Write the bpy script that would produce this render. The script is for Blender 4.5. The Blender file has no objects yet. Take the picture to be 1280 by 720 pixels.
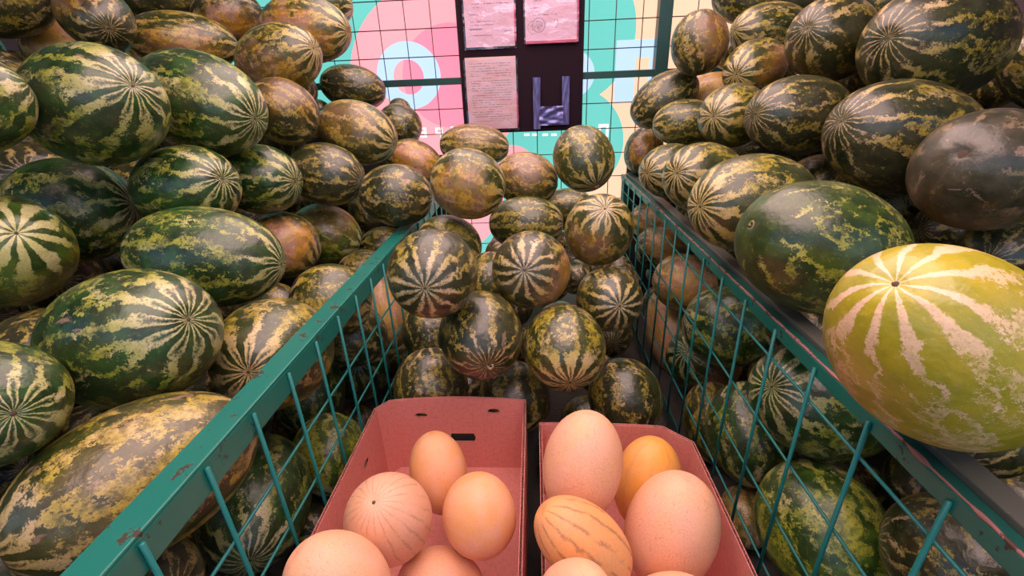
import bpy, bmesh, math, random
from mathutils import Vector, Matrix, Quaternion, noise as mnoise

scene = bpy.context.scene
COL = scene.collection
PI = math.pi
CAM_H = 1.35          # camera height above the ground, metres

# ---------------------------------------------------------------- camera
def camera_axes(pitch, roll, yaw):
    p, r, w = map(math.radians, (pitch, roll, yaw))
    fw = Vector((-math.sin(w)*math.cos(p), math.cos(w)*math.cos(p), -math.sin(p)))
    rt = fw.cross(Vector((0, 0, 1))).normalized(); up = rt.cross(fw)
    return fw, rt*math.cos(r) - up*math.sin(r), rt*math.sin(r) + up*math.cos(r)
FW, RT, UP = camera_axes(23.8, 2.3, 3.4)
cam = bpy.data.cameras.new('camera'); cam.sensor_width = 36; cam.lens = 560/1280*36
cam.clip_start = .02; cam.clip_end = 100
cam_o = bpy.data.objects.new('camera', cam); COL.objects.link(cam_o)
cam_o.matrix_world = Matrix(((RT.x, UP.x, -FW.x, 0), (RT.y, UP.y, -FW.y, 0), (RT.z, UP.z, -FW.z, CAM_H), (0, 0, 0, 1)))
scene.camera = cam_o

# ---------------------------------------------------------------- sky, sun, exposure
world = bpy.data.worlds.new('sky'); scene.world = world; world.use_nodes = True
wn = world.node_tree; bg = wn.nodes['Background']
sky = wn.nodes.new('ShaderNodeTexSky'); sky.sky_type = 'NISHITA'; sky.sun_disc = False
sky.sun_elevation = math.radians(50); sky.sun_rotation = math.radians(20); sky.air_density = 1.0; sky.dust_density = 1.5
wn.links.new(sky.outputs[0], bg.inputs[0]); bg.inputs[1].default_value = .19
sun = bpy.data.lights.new('sun', 'SUN'); sun.energy = 24.0; sun.angle = .01; sun.color = (1, .95, .88)
sun_o = bpy.data.objects.new('sun', sun); COL.objects.link(sun_o)
_d = Vector((math.sin(math.radians(-25))*math.cos(math.radians(50)), -math.cos(math.radians(-25))*math.cos(math.radians(50)), -math.sin(math.radians(50))))
sun_o.rotation_euler = _d.to_track_quat('-Z', 'Y').to_euler()
vs = scene.view_settings; vs.view_transform = 'Standard'; vs.look = 'None'; vs.exposure = 0.15; vs.gamma = 1
vs.use_curve_mapping = False

# ---------------------------------------------------------------- node helper
class NT:
    def __init__(s, tree): s.t = tree; s.n = tree.nodes; s.l = tree.links
    def new(s, kind, **kw):
        nd = s.n.new(kind)
        for k, v in kw.items(): setattr(nd, k, v)
        return nd
    def put(s, sock, v):
        if isinstance(v, bpy.types.NodeSocket): s.l.new(v, sock)
        elif v is not None:
            if sock.type == 'RGBA' and not isinstance(v, (int, float)) and len(v) == 3: v = (*v, 1)
            sock.default_value = v
    def m(s, op, a, b=None, c=None, clamp=False):
        nd = s.new('ShaderNodeMath', operation=op, use_clamp=clamp)
        for i, v in enumerate((a, b, c)):
            if v is not None: s.put(nd.inputs[i], v)
        return nd.outputs[0]
    def v(s, op, a, b=None, scale=None):
        nd = s.new('ShaderNodeVectorMath', operation=op)
        s.put(nd.inputs[0], a)
        if b is not None: s.put(nd.inputs[1], b)
        if scale is not None: s.put(nd.inputs['Scale'], scale)
        return nd.outputs[0]
    def step(s, x, a, b, lo=0, hi=1):
        nd = s.new('ShaderNodeMapRange', interpolation_type='SMOOTHSTEP')
        s.put(nd.inputs[0], x)
        for i, q in enumerate((a, b, lo, hi)): s.put(nd.inputs[i+1], q)
        return nd.outputs[0]
    def noise(s, vec, scale, detail=2, rough=.5, dist=0):
        nd = s.new('ShaderNodeTexNoise'); s.put(nd.inputs['Vector'], vec)
        nd.inputs['Scale'].default_value = scale; nd.inputs['Detail'].default_value = detail
        nd.inputs['Roughness'].default_value = rough; nd.inputs['Distortion'].default_value = dist
        return nd.outputs['Fac']
    def mix(s, f, a, b):
        nd = s.new('ShaderNodeMix', data_type='RGBA')
        s.put(nd.inputs['Factor'], f); s.put(nd.inputs['A'], a) if False else None
        s.put(nd.inputs[0], f); s.put(nd.inputs[6], a); s.put(nd.inputs[7], b)
        return nd.outputs[2]
    def sep(s, vec):
        nd = s.new('ShaderNodeSeparateXYZ'); s.put(nd.inputs[0], vec); return nd.outputs
    def comb(s, x, y, z):
        nd = s.new('ShaderNodeCombineXYZ')
        for i, q in enumerate((x, y, z)): s.put(nd.inputs[i], q)
        return nd.outputs[0]

def material(name):
    m = bpy.data.materials.new(name); m.use_nodes = True
    t = NT(m.node_tree); b = t.n['Principled BSDF']
    return m, t, b
def bump(t, b, h, strength=.3, dist=.01):
    nd = t.new('ShaderNodeBump'); nd.inputs['Strength'].default_value = strength; nd.inputs['Distance'].default_value = dist
    t.put(nd.inputs['Height'], h); t.put(b.inputs['Normal'], nd.outputs[0])

# ---------------------------------------------------------------- materials
def seeded(t):
    tc = t.new('ShaderNodeTexCoord'); oi = t.new('ShaderNodeObjectInfo')
    n = t.v('MULTIPLY_ADD', tc.outputs['Generated'], (2, 2, 2)); n.node.inputs[2].default_value = (-1, -1, -1)
    r = oi.outputs['Random']
    p = t.v('ADD', t.v('MULTIPLY', n, (1, 1, 1.35)), t.comb(t.m('MULTIPLY', r, 37.3), t.m('MULTIPLY', r, 91.7), t.m('MULTIPLY', r, 53.1)))
    return n, p, oi

def watermelon_mat(name, dark, dark2, light, cream, width=.55, breakup=1.0, count=10, spotcol=((.62, .30, .03), (.62, .30, .20)), scuff=.5, double=.5):
    m, t, b = material(name)
    n, p, oi = seeded(t); x, y, z = t.sep(n)
    pl = t.v('MULTIPLY', p, (1, 1, .42))
    col = t.new('ShaderNodeSeparateColor'); t.l.new(oi.outputs['Color'], col.inputs[0]); spot_amt = col.outputs[0]
    az = t.m('ABSOLUTE', z)
    polar = t.step(az, .60, .96); npol = t.m('SUBTRACT', 1, polar)
    phi = t.m('DIVIDE', t.m('ARCTAN2', y, x), 2*PI)
    w1 = t.m('MULTIPLY', t.m('SUBTRACT', t.noise(pl, 2.3, 2), .5), t.m('MULTIPLY_ADD', npol, 1.5, .75))
    w2 = t.m('MULTIPLY', t.m('SUBTRACT', t.noise(p, 6, 4, .65), .5), t.m('MULTIPLY_ADD', npol, 1.35, .15))
    u = t.m('ADD', t.m('ADD', t.m('MULTIPLY', phi, count), w1), w2)
    tri = t.m('MULTIPLY', t.m('ABSOLUTE', t.m('SUBTRACT', t.m('FRACT', u), .5)), 2)
    u2 = t.m('MULTIPLY_ADD', u, 2, .5)
    tri2 = t.m('MULTIPLY', t.m('ABSOLUTE', t.m('SUBTRACT', t.m('FRACT', u2), .5)), 2)
    pk = t.step(az, .78, .96, 0, double)
    tri = t.m('ADD', t.m('MULTIPLY', tri, t.m('SUBTRACT', 1, pk)), t.m('MULTIPLY', tri2, pk))
    speck = t.noise(t.v('MULTIPLY', p, (1, 1, .62)), 13, 6, .78)
    fine = t.noise(p, 38, 4, .7)
    # slow change of stripe width around and along the fruit
    wid = t.m('MULTIPLY', t.m('SUBTRACT', t.noise(pl, 1.9, 2), .52), 1.35)
    s = t.m('ADD', tri, t.m('MULTIPLY', t.m('SUBTRACT', speck, .5), t.m('MULTIPLY_ADD', npol, 1.75*breakup, .5)))
    s = t.m('ADD', s, t.m('MULTIPLY', t.m('SUBTRACT', fine, .5), t.m('MULTIPLY_ADD', npol, 1.2, .35)))
    s = t.m('ADD', s, t.m('MULTIPLY', wid, npol))
    mask = t.step(s, width, width+.20)
    holes = t.step(t.m('ADD', t.noise(p, 8, 6, .75), t.m('MULTIPLY', polar, .3)), .38, .60)
    mask = t.m('MULTIPLY', mask, t.m('MULTIPLY_ADD', holes, .8, .2))
    base = t.mix(t.step(t.noise(p, 3.2, 4), .38, .66), dark, dark2)
    base = t.mix(t.m('MULTIPLY', t.m('MULTIPLY', t.step(speck, .50, .72), t.step(fine, .42, .60)), .45), base, light)
    lf = t.m('ADD', t.m('MULTIPLY', polar, .75), t.step(t.noise(p, 2.3, 2), .50, .66, 0, .7), clamp=True)
    lc = t.mix(lf, light, cream)
    lc = t.mix(t.m('MULTIPLY', t.step(fine, .5, .35), .45), lc, dark2)
    c = t.mix(mask, base, lc)
    # pale belly where the fruit lay on the soil
    sp = t.step(t.m('ADD', x, t.m('MULTIPLY', t.m('SUBTRACT', t.noise(p, 2.4, 4, .6), .5), 1.3)), .42, .95)
    sp = t.m('MULTIPLY', t.m('MULTIPLY', sp, spot_amt), t.m('MULTIPLY_ADD', npol, .6, .4))
    sc = t.mix(t.step(t.noise(p, 1.7, 2), .42, .6), *spotcol)
    c = t.mix(t.m('MULTIPLY', sp, t.m('MULTIPLY_ADD', mask, .35, .6)), c, sc)
    # dry scuffs
    sf = t.m('MULTIPLY', t.step(t.noise(t.v('MULTIPLY', p, (1, 1, .55)), 3.3, 6, .62, .6), .64, .70), scuff)
    c = t.mix(sf, c, (.42, .26, .19))
    dust = t.m('MULTIPLY', t.step(t.noise(p, 1.1, 2), .4, .7), .07)
    c = t.mix(dust, c, (.34, .25, .2))
    t.put(b.inputs['Base Color'], c)
    t.put(b.inputs['Roughness'], t.m('MULTIPLY_ADD', speck, .20, .22))
    b.inputs['Specular IOR Level'].default_value = .85
    bump(t, b, t.m('ADD', t.m('MULTIPLY', t.noise(p, 5, 3), .7), t.m('MULTIPLY', mask, .06)), .18, .02)
    return m

WM = {
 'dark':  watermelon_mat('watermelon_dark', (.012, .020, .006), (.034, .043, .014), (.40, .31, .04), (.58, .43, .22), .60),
 'green': watermelon_mat('watermelon_green', (.006, .030, .006), (.018, .078, .013), (.36, .38, .045), (.60, .55, .29), .54),
 'green2': watermelon_mat('watermelon_smooth_green', (.012, .036, .005), (.042, .080, .009), (.33, .34, .03), (.48, .45, .12), .74, 1.1, 9, scuff=.1),
 'lime':  watermelon_mat('watermelon_lime', (.02, .060, .008), (.08, .16, .015), (.45, .46, .05), (.68, .64, .30), .42, double=.15),
 'olive': watermelon_mat('watermelon_olive', (.020, .033, .006), (.052, .066, .014), (.46, .36, .04), (.60, .46, .22), .50),
 'star':  watermelon_mat('watermelon_star', (.015, .022, .009), (.038, .045, .018), (.45, .35, .05), (.62, .49, .28), .56, .6, 12, double=.3),
 'dull':  watermelon_mat('watermelon_dull', (.030, .032, .016), (.065, .058, .036), (.17, .14, .05), (.28, .19, .13), .70, 1.3, 9, scuff=.9),
 'yellow': watermelon_mat('watermelon_yellow', (.36, .33, .012), (.48, .39, .02), (.78, .56, .27), (.92, .62, .42), .58, .7, 11, ((.7, .30, .02), (.30, .38, .03)), .35, 0),
 'pale':  watermelon_mat('watermelon_pale', (.12, .11, .022), (.34, .24, .06), (.66, .46, .13), (.75, .48, .27), .46, .9, 9, ((.80, .46, .10), (.82, .42, .27)), .3),
}

def honey_mat(name, c1, c2, crack=.5, rib=0, speck=0):
    m, t, b = material(name)
    n, p, oi = seeded(t); x, y, z = t.sep(n)
    c = t.mix(t.step(t.noise(p, 1.5, 3), .3, .7), c1, c2)
    c = t.mix(t.m('MULTIPLY', t.step(t.noise(p, 22, 4, .7), .45, .7), .16), c, (.42, .2, .12))
    wv = t.v('ADD', p, t.v('SCALE', t.comb(t.noise(p, 6, 3), t.noise(p, 6.5, 3), t.noise(p, 7, 3)), scale=.15))
    vo = t.new('ShaderNodeTexVoronoi', feature='DISTANCE_TO_EDGE'); t.put(vo.inputs['Vector'], wv); vo.inputs['Scale'].default_value = 14
    ck = t.m('SUBTRACT', 1, t.step(vo.outputs['Distance'], .0, .035))
    ck = t.m('MULTIPLY', t.m('MULTIPLY', ck, t.step(t.noise(p, 2.2, 3), .32, .55)), crack)
    c = t.mix(ck, c, (.27, .11, .06))
    if rib:
        phi = t.m('DIVIDE', t.m('ARCTAN2', y, x), 2*PI)
        u = t.m('ADD', t.m('MULTIPLY', phi, rib), t.m('MULTIPLY', t.m('SUBTRACT', t.noise(p, 3, 2), .5), .5))
        tri = t.m('MULTIPLY', t.m('ABSOLUTE', t.m('SUBTRACT', t.m('FRACT', u), .5)), 2)
        f = t.m('ADD', tri, t.m('MULTIPLY', t.m('SUBTRACT', t.noise(p, 28, 4, .8), .5), 1.2))
        f = t.m('MULTIPLY', t.step(f, .66, .98), t.step(t.noise(p, 2.1, 3), .34, .56))
        c = t.mix(t.m('MULTIPLY', f, speck), c, (.20, .10, .06))
    st = t.m('MULTIPLY', t.step(t.noise(p, 4.5, 6, .7), .66, .72), .35)
    c = t.mix(st, c, (.30, .16, .10))
    t.put(b.inputs['Base Color'], c); b.inputs['Roughness'].default_value = .5
    b.inputs['Specular IOR Level'].default_value = .35
    bump(t, b, t.m('SUBTRACT', t.m('MULTIPLY', t.noise(p, 6, 3), .6), t.m('MULTIPLY', ck, .3)), .15, .01)
    return m
WM.update({
 'honey_smooth': honey_mat('melon_smooth', (.84, .40, .16), (.86, .44, .26), .25),
 'honey_net': honey_mat('melon_cracked', (.86, .45, .30), (.88, .46, .25), .55),
 'honey_rib': honey_mat('melon_ribbed', (.84, .46, .31), (.80, .41, .24), .3, 21, .33),
 'honey_orange': honey_mat('melon_orange', (.84, .37, .06), (.80, .40, .13), .35, 9, .15),
 'honey_speck': honey_mat('melon_speckled', (.84, .39, .14), (.80, .37, .16), .3, 13, .62),
})

def simple_mat(name, colr, rough=.5, metal=0, spec=.5):
    m, t, b = material(name)
    b.inputs['Base Color'].default_value = (*colr, 1); b.inputs['Roughness'].default_value = rough
    b.inputs['Metallic'].default_value = metal; b.inputs['Specular IOR Level'].default_value = spec
    return m
def paint_mat(name, c1, c2, chip, chip_amt):
    m, t, b = material(name)
    tc = t.new('ShaderNodeTexCoord'); P = tc.outputs['Object']
    c = t.mix(t.noise(P, 6, 4), c1, c2)
    ch = t.step(t.noise(P, 26, 5, .65), chip_amt, chip_amt+.03)
    c = t.mix(ch, c, chip)
    gr = t.m('MULTIPLY', t.step(t.noise(P, 60, 4, .7), .55, .75), .25)
    c = t.mix(gr, c, (.10, .10, .09))
    t.put(b.inputs['Base Color'], c)
    t.put(b.inputs['Roughness'], t.m('MULTIPLY_ADD', ch, .35, .38))
    bump(t, b, t.m('MULTIPLY', ch, -1), .3, .002)
    return m
GREEN = paint_mat('green_paint', (.006, .14, .112), (.010, .18, .14), (.045, .035, .022), .61)
GREEN_DARK = paint_mat('dark_green_paint', (.008, .085, .07), (.012, .11, .09), (.05, .03, .02), .66)
GREEN_WIRE = paint_mat('green_wire_paint', (.008, .16, .15), (.012, .21, .19), (.04, .05, .04), .72)
GREY_BAR = paint_mat('worn_grey_green_bar', (.095, .10, .085), (.14, .14, .115), (.2, .18, .15), .64)
RUST = paint_mat('rusty_weld', (.30, .12, .11), (.40, .2, .18), (.12, .05, .04), .55)
FENCE_GREEN = paint_mat('fence_green', (.008, .05, .048), (.014, .07, .066), (.15, .17, .16), .70)
FENCE_WIRE = simple_mat('fence_wire_dark', (.022, .035, .035), .5)
SCAR = simple_mat('blossom_scar_brown', (.085, .05, .03), .8)
TIP = simple_mat('green_brown_tip', (.20, .17, .07), .7)
RED = simple_mat('red_scar', (.30, .05, .06), .7)
STEM = simple_mat('dry_stem', (.42, .30, .17), .8)

def card_mat(name, c1, c2):
    m, t, b = material(name)
    tc = t.new('ShaderNodeTexCoord'); P = tc.outputs['Object']
    fib = t.noise(t.v('MULTIPLY', P, (1, 1, .3)), 90, 4, .7)
    c = t.mix(t.noise(P, 5, 4), c1, c2)
    c = t.mix(t.m('MULTIPLY', t.step(fib, .4, .75), .3), c, (.34, .12, .10))
    t.put(b.inputs['Base Color'], c); b.inputs['Roughness'].default_value = .75
    b.inputs['Specular IOR Level'].default_value = .25
    wv = t.new('ShaderNodeTexWave'); t.put(wv.inputs['Vector'], P); wv.inputs['Scale'].default_value = 26; wv.inputs['Distortion'].default_value = .3
    bump(t, b, t.m('ADD', t.m('MULTIPLY', wv.outputs['Fac'], .3), t.noise(P, 12, 4)), .12, .006)
    return m
CARD = card_mat('kraft_cardboard', (.70, .275, .24), (.78, .33, .285))
CARD_EDGE = card_mat('cardboard_flute', (.50, .24, .19), (.56, .28, .22))

def tarp_mat(name, colr, trans=.75):
    m = bpy.data.materials.new(name); m.use_nodes = True; t = NT(m.node_tree)
    t.n.remove(t.n['Principled BSDF']); out = t.n['Material Output']
    d = t.new('ShaderNodeBsdfDiffuse'); tr = t.new('ShaderNodeBsdfTranslucent'); mx = t.new('ShaderNodeMixShader')
    t.put(d.inputs[0], colr); t.put(tr.inputs[0], colr); mx.inputs[0].default_value = trans
    t.l.new(d.outputs[0], mx.inputs[1]); t.l.new(tr.outputs[0], mx.inputs[2]); t.l.new(mx.outputs[0], out.inputs[0])
    return m, t, d, tr
LIGHT_BLOCK_MAT = paint_mat('dark_light_block', (.03, .035, .03), (.05, .05, .04), (.09, .07, .05), .66)  # for the boards added to the pens as light blockers
ROOF_MAT = tarp_mat('roof_tarpaulin', (.92, .67, .65), .75)[0]
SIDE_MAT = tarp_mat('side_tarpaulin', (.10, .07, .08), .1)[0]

# ---------------------------------------------------------------- mesh helpers
def obj(name, me, mat=None, parent=None, loc=None):
    o = bpy.data.objects.new(name, me); COL.objects.link(o)
    if mat is not None and me is not None and not me.materials: me.materials.append(mat)
    if parent is not None: o.parent = parent
    if loc is not None: o.location = loc
    return o
def tag(o, label, cat, group=None):
    o['label'] = label; o['category'] = cat
    if group: o['group'] = group
    return o
def empty(name, loc=(0, 0, 0)):
    o = bpy.data.objects.new(name, None); COL.objects.link(o); o.location = loc; o.empty_display_size = .05
    return o
def mesh(name, vs_, fs, smooth=False):
    me = bpy.data.meshes.new(name); me.from_pydata(vs_, [], fs)
    if smooth: me.polygons.foreach_set('use_smooth', [True]*len(me.polygons))
    me.update(); return me
def box_mesh(name, x0, x1, y0, y1, z0, z1, bev=0.0):
    bm = bmesh.new(); bmesh.ops.create_cube(bm, size=1)
    for v in bm.verts:
        v.co = Vector(((x0+x1)/2 + v.co.x*(x1-x0), (y0+y1)/2 + v.co.y*(y1-y0), (z0+z1)/2 + v.co.z*(z1-z0)))
    if bev: bmesh.ops.bevel(bm, geom=bm.edges[:], offset=bev, segments=2, affect='EDGES', profile=.5)
    me = bpy.data.meshes.new(name); bm.to_mesh(me); bm.free(); return me
def tube_mesh(name, pts, rad, seg=8):
    pts = [Vector(p) for p in pts]; V = []; F = []
    rads = rad if isinstance(rad, (list, tuple)) else [rad]*len(pts)
    prev = None
    for i, p in enumerate(pts):
        d = (pts[min(i+1, len(pts)-1)] - pts[max(i-1, 0)]).normalized()
        if prev is None: a = d.orthogonal().normalized()
        else: a = (prev - d*prev.dot(d)).normalized()
        prev = a; b = d.cross(a)
        for k in range(seg):
            q = 2*PI*k/seg; V.append(p + (a*math.cos(q) + b*math.sin(q))*rads[i])
    for i in range(len(pts)-1):
        for k in range(seg):
            F.append((i*seg+k, i*seg+(k+1) % seg, (i+1)*seg+(k+1) % seg, (i+1)*seg+k))
    F.append(tuple(range(seg))[::-1]); F.append(tuple((len(pts)-1)*seg+k for k in range(seg)))
    return mesh(name, V, F, True)
def plate_mesh(name, outline, holes, thick):
    """flat plate in local XY with holes, thickness along Z"""
    cu = bpy.data.curves.new(name, 'CURVE'); cu.dimensions = '2D'; cu.fill_mode = 'BOTH'; cu.extrude = thick/2
    for loop in [outline] + holes:
        sp = cu.splines.new('POLY'); sp.points.add(len(loop)-1); sp.use_cyclic_u = True
        for pt, (x, y) in zip(sp.points, loop): pt.co = (x, y, 0, 1)
    o = bpy.data.objects.new(name, cu); COL.objects.link(o)
    dg = bpy.context.evaluated_depsgraph_get(); me = bpy.data.meshes.new_from_object(o.evaluated_get(dg))
    bpy.data.objects.remove(o); bpy.data.curves.remove(cu); me.name = name
    return me
def ring(cx, cy, rx, ry, k=14, a=0):
    return [(cx+rx*math.cos(2*PI*i/k)*math.cos(a)-ry*math.sin(2*PI*i/k)*math.sin(a), cy+rx*math.cos(2*PI*i/k)*math.sin(a)+ry*math.sin(2*PI*i/k)*math.cos(a)) for i in range(k)]

G = CAM_H  # height offset: tables below use heights relative to the camera

# ---------------------------------------------------------------- setting: ground, tarps
gm, gt, gb = material('concrete_ground')
gP = gt.new('ShaderNodeTexCoord').outputs['Object']
gt.put(gb.inputs['Base Color'], gt.mix(gt.noise(gP, 9, 6, .65), (.035, .030, .028), (.075, .065, .06))); gb.inputs['Roughness'].default_value = .85
bump(gt, gb, gt.noise(gP, 60, 5), .4, .01)
o = obj('floor', box_mesh('floor', -6, 6, -5, 7, -.1, 0), gm); o['kind'] = 'structure'

def sag_sheet(name, x0, x1, y0, y1, z, amp, nx=26, ny=26):
    V = []; F = []
    for j in range(ny+1):
        for i in range(nx+1):
            u, v = i/nx, j/ny
            zz = z - amp*abs(math.sin(u*PI*3))*.6 - amp*.5*math.sin(v*PI) + .02*math.sin(u*23+v*9)
            V.append((x0+(x1-x0)*u, y0+(y1-y0)*v, zz))
    for j in range(ny):
        for i in range(nx):
            a = j*(nx+1)+i; F.append((a, a+1, a+nx+2, a+nx+1))
    return mesh(name, V, F, True)
o = obj('ceiling', sag_sheet('ceiling', -2.7, 2.7, -1.0, 3.35, 2.75, .12), ROOF_MAT); o['kind'] = 'structure'
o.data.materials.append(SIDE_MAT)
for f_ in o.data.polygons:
    if abs(f_.center.x) > 1.05: f_.material_index = 1   # dark unseen side sheets, added to narrow the light from the roof
for nm, xx in (('wall_left', -2.6), ('wall_right', 2.6)):
    V = []; F = []
    for j in range(21):
        for i in range(9):
            V.append((xx + .03*math.sin(j*1.3), .2 + 3.0*j/20, 0.02 + (2.75-.2)*i/8))
    for j in range(20):
        for i in range(8):
            a = j*9+i; F.append((a, a+1, a+10, a+9))
    o = obj(nm, mesh(nm, V, F, True), SIDE_MAT); o['kind'] = 'structure'

# ---------------------------------------------------------------- printed banner behind the fence
BY = 3.03
FWv, RTv, UPv = FW, RT, UP
def at_plane(px, py, y):
    d = FWv + RTv*((px-640)/560) - UPv*((py-360)/560)
    k = y/d.y; return d.x*k, d.z*k + G
bm_, bt, bd, btr = tarp_mat('printed_banner', (1, 1, 1), .8)
bx_, by_, bz_ = bt.sep(bt.new('ShaderNodeTexCoord').outputs['Object'])
def disc(cx, cy, rx, ry=None):
    x, z = at_plane(cx, cy, BY); ry = ry or rx; sx = BY/560*1.0
    x1, z1 = at_plane(cx+rx, cy, BY); x2, z2 = at_plane(cx, cy+ry, BY)
    ax = math.hypot(x1-x, z1-z); az_ = math.hypot(x2-x, z2-z)
    dx = bt.m('DIVIDE', bt.m('SUBTRACT', bx_, x), ax); dz = bt.m('DIVIDE', bt.m('SUBTRACT', bz_, z), az_)
    r2 = bt.m('ADD', bt.m('MULTIPLY', dx, dx), bt.m('MULTIPLY', dz, dz))
    return bt.m('LESS_THAN', r2, 1)
def rect(px0, py0, px1, py1):
    x0, z1 = at_plane(px0, py0, BY); x1, z0 = at_plane(px1, py1, BY)
    zb = at_plane(px0, py1, BY)[1]; zt = at_plane(px1, py0, BY)[1]; z1 = (z1+zt)/2; z0 = (z0+zb)/2
    a = bt.m('MULTIPLY', bt.m('GREATER_THAN', bx_, x0), bt.m('LESS_THAN', bx_, x1))
    c = bt.m('MULTIPLY', bt.m('GREATER_THAN', bz_, z0), bt.m('LESS_THAN', bz_, z1))
    return bt.m('MULTIPLY', a, c)
TEAL = (.13, .50, .47); PINK = (.95, .34, .40); PINK2 = (.92, .24, .36); SKYB = (.42, .60, .92); PEACH = (.95, .53, .38)
xr, _ = at_plane(735, 60, BY)
col = bt.mix(bt.m('GREATER_THAN', bx_, xr), TEAL, PEACH)
for msk, cc in ((disc(700, 40, 95), TEAL), (disc(715, 180, 64), TEAL), (disc(545, 105, 108), PINK), (disc(548, 238, 82), PINK),
                (disc(640, 215, 32), PINK), (disc(566, 97, 63), PINK2), (disc(511, 95, 40, 41), SKYB)):
    col = bt.mix(msk, col, cc)
hole = disc(511, 96.5, 19, 21.5)
col = bt.mix(hole, col, PINK); col = bt.mix(bt.m('MULTIPLY', hole, disc(566, 97, 63)), col, PINK2)
col = bt.mix(disc(713, 93, 30), col, SKYB)
for r_ in ((774, 49, 827, 72), (771, 50, 791, 128), (814, 50, 829, 128)): col = bt.mix(rect(*r_), col, SKYB)
WHITE_P = (1, .86, .90)
# small mirrored lettering of the print, seen from its back
for r_ in ((524, 159.5, 534, 172), (544, 159.5, 554, 172), (563, 158, 568, 161)): col = bt.mix(rect(*r_), col, WHITE_P)
for r_ in ((523, 162, 530, 164.5), (523, 167, 530, 169.5), (546.5, 162, 551, 165.5), (543, 168.5, 551, 173)): col = bt.mix(rect(*r_), col, PINK)
col = bt.mix(rect(748, 155, 760, 171), col, (.8, .95, 1)); col = bt.mix(rect(751, 159, 757, 172), col, TEAL)
for px in (655, 665, 678, 689): col = bt.mix(rect(px, 167, px+7, 170), col, (.85, 1, .98))
bt.put(bd.inputs[0], col); bt.put(btr.inputs[0], bt.mix(.69, col, (0, 0, 0)))
V = []; F = []
for j in range(41):
    for i in range(13):
        V.append((-2.6 + 5.2*j/40, BY + .006*math.sin(j*.9 + i*.5), .04 + (2.75-.25)*i/12))
for j in range(40):
    for i in range(12):
        a = j*13+i; F.append((a, a+13, a+14, a+1))
tag(obj('printed_banner', mesh('printed_banner', V, F, True), bm_), 'pink, mint and peach printed banner with pale blue letters behind the wire fence', 'banner')

# ---------------------------------------------------------------- wire fence in front of the banner
FY = 2.90
fence = tag(empty('wire_mesh_fence', (0, FY, 0)), 'dark green welded wire fence with posts in front of the printed banner', 'fence')
def fpart(name, x0, x1, y0, y1, z0, z1, mat=FENCE_GREEN): return obj(name, box_mesh(name, x0, x1, y0, y1, z0, z1, .003), mat, fence)
zbar = at_plane(530, 103, FY)[1]
fpart('cross_bar', -2.45, 2.45, -.012, .022, zbar-.019, zbar+.019)
fpart('top_bar', -2.45, 2.45, -.012, .022, 2.30, 2.34); fpart('bottom_bar', -2.45, 2.45, -.012, .022, .10, .14)
px_ = at_plane(829, 48, FY)[0]
for i, xx in enumerate((px_, px_-1.5, -2.42, 2.42)):
    hw = .036 if i == 0 else .02
    if i == 1: continue
    fpart('post', xx-hw, xx+hw, -.02, .05, 0, 2.36)
wx0 = at_plane(508, 45, FY)[0]; pitch = .148
vm = tube_mesh('wire', [(0, 0, .12), (0, 0, 2.32)], .0028, 6); hm = tube_mesh('wire', [(-2.44, 0, 0), (2.44, 0, 0)], .0028, 6)
k = math.ceil((-2.4-wx0)/pitch)
while wx0 + k*pitch < 2.4:
    obj('wire', vm, FENCE_WIRE, fence, (wx0+k*pitch, 0, 0)); k += 1
wz0 = at_plane(508, 37, FY)[1]; k = math.ceil((.16-wz0)/.1425)
while wz0 + k*.1425 < 2.28:
    obj('wire', hm, FENCE_WIRE, fence, (0, -.004, wz0+k*.1425)); k += 1

# ---------------------------------------------------------------- notice board with papers
NB = 2.845
def nb(px, py): return at_plane(px, py, NB)
bl = nb(569, 0)[0]; br = nb(730, 60)[0]; zb = G - .232; zt = G + .66
board = tag(empty('notice_board', ((bl+br)/2, NB+.012, zb)), 'black notice board with plastic pockets hung on the wire fence', 'notice board')
BLACK = simple_mat('black_plum_board', (.014, .003, .010), .7, 0, .2)
hw = (br-bl)/2
obj('backing_panel', box_mesh('backing_panel', -hw, hw, 0, .012, 0, zt-zb, .002), BLACK, board)
for nm, a in (('edge_strip', (-hw, -hw+.018, -.004, 0, 0, zt-zb)), ('edge_strip', (hw-.018, hw, -.004, 0, 0, zt-zb)), ('edge_strip', (-hw+.018, hw-.018, -.004, 0, 0, .018))):
    obj(nm, box_mesh(nm, *a, .001), BLACK, board)
for sx in (-.6, .6):
    obj('hook', tube_mesh('hook', [(hw*sx, .012, zt-zb-.03), (hw*sx, .03, zt-zb), (hw*sx, .034, zt-zb-.01)], .003, 6), FENCE_WIRE, board)

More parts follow.
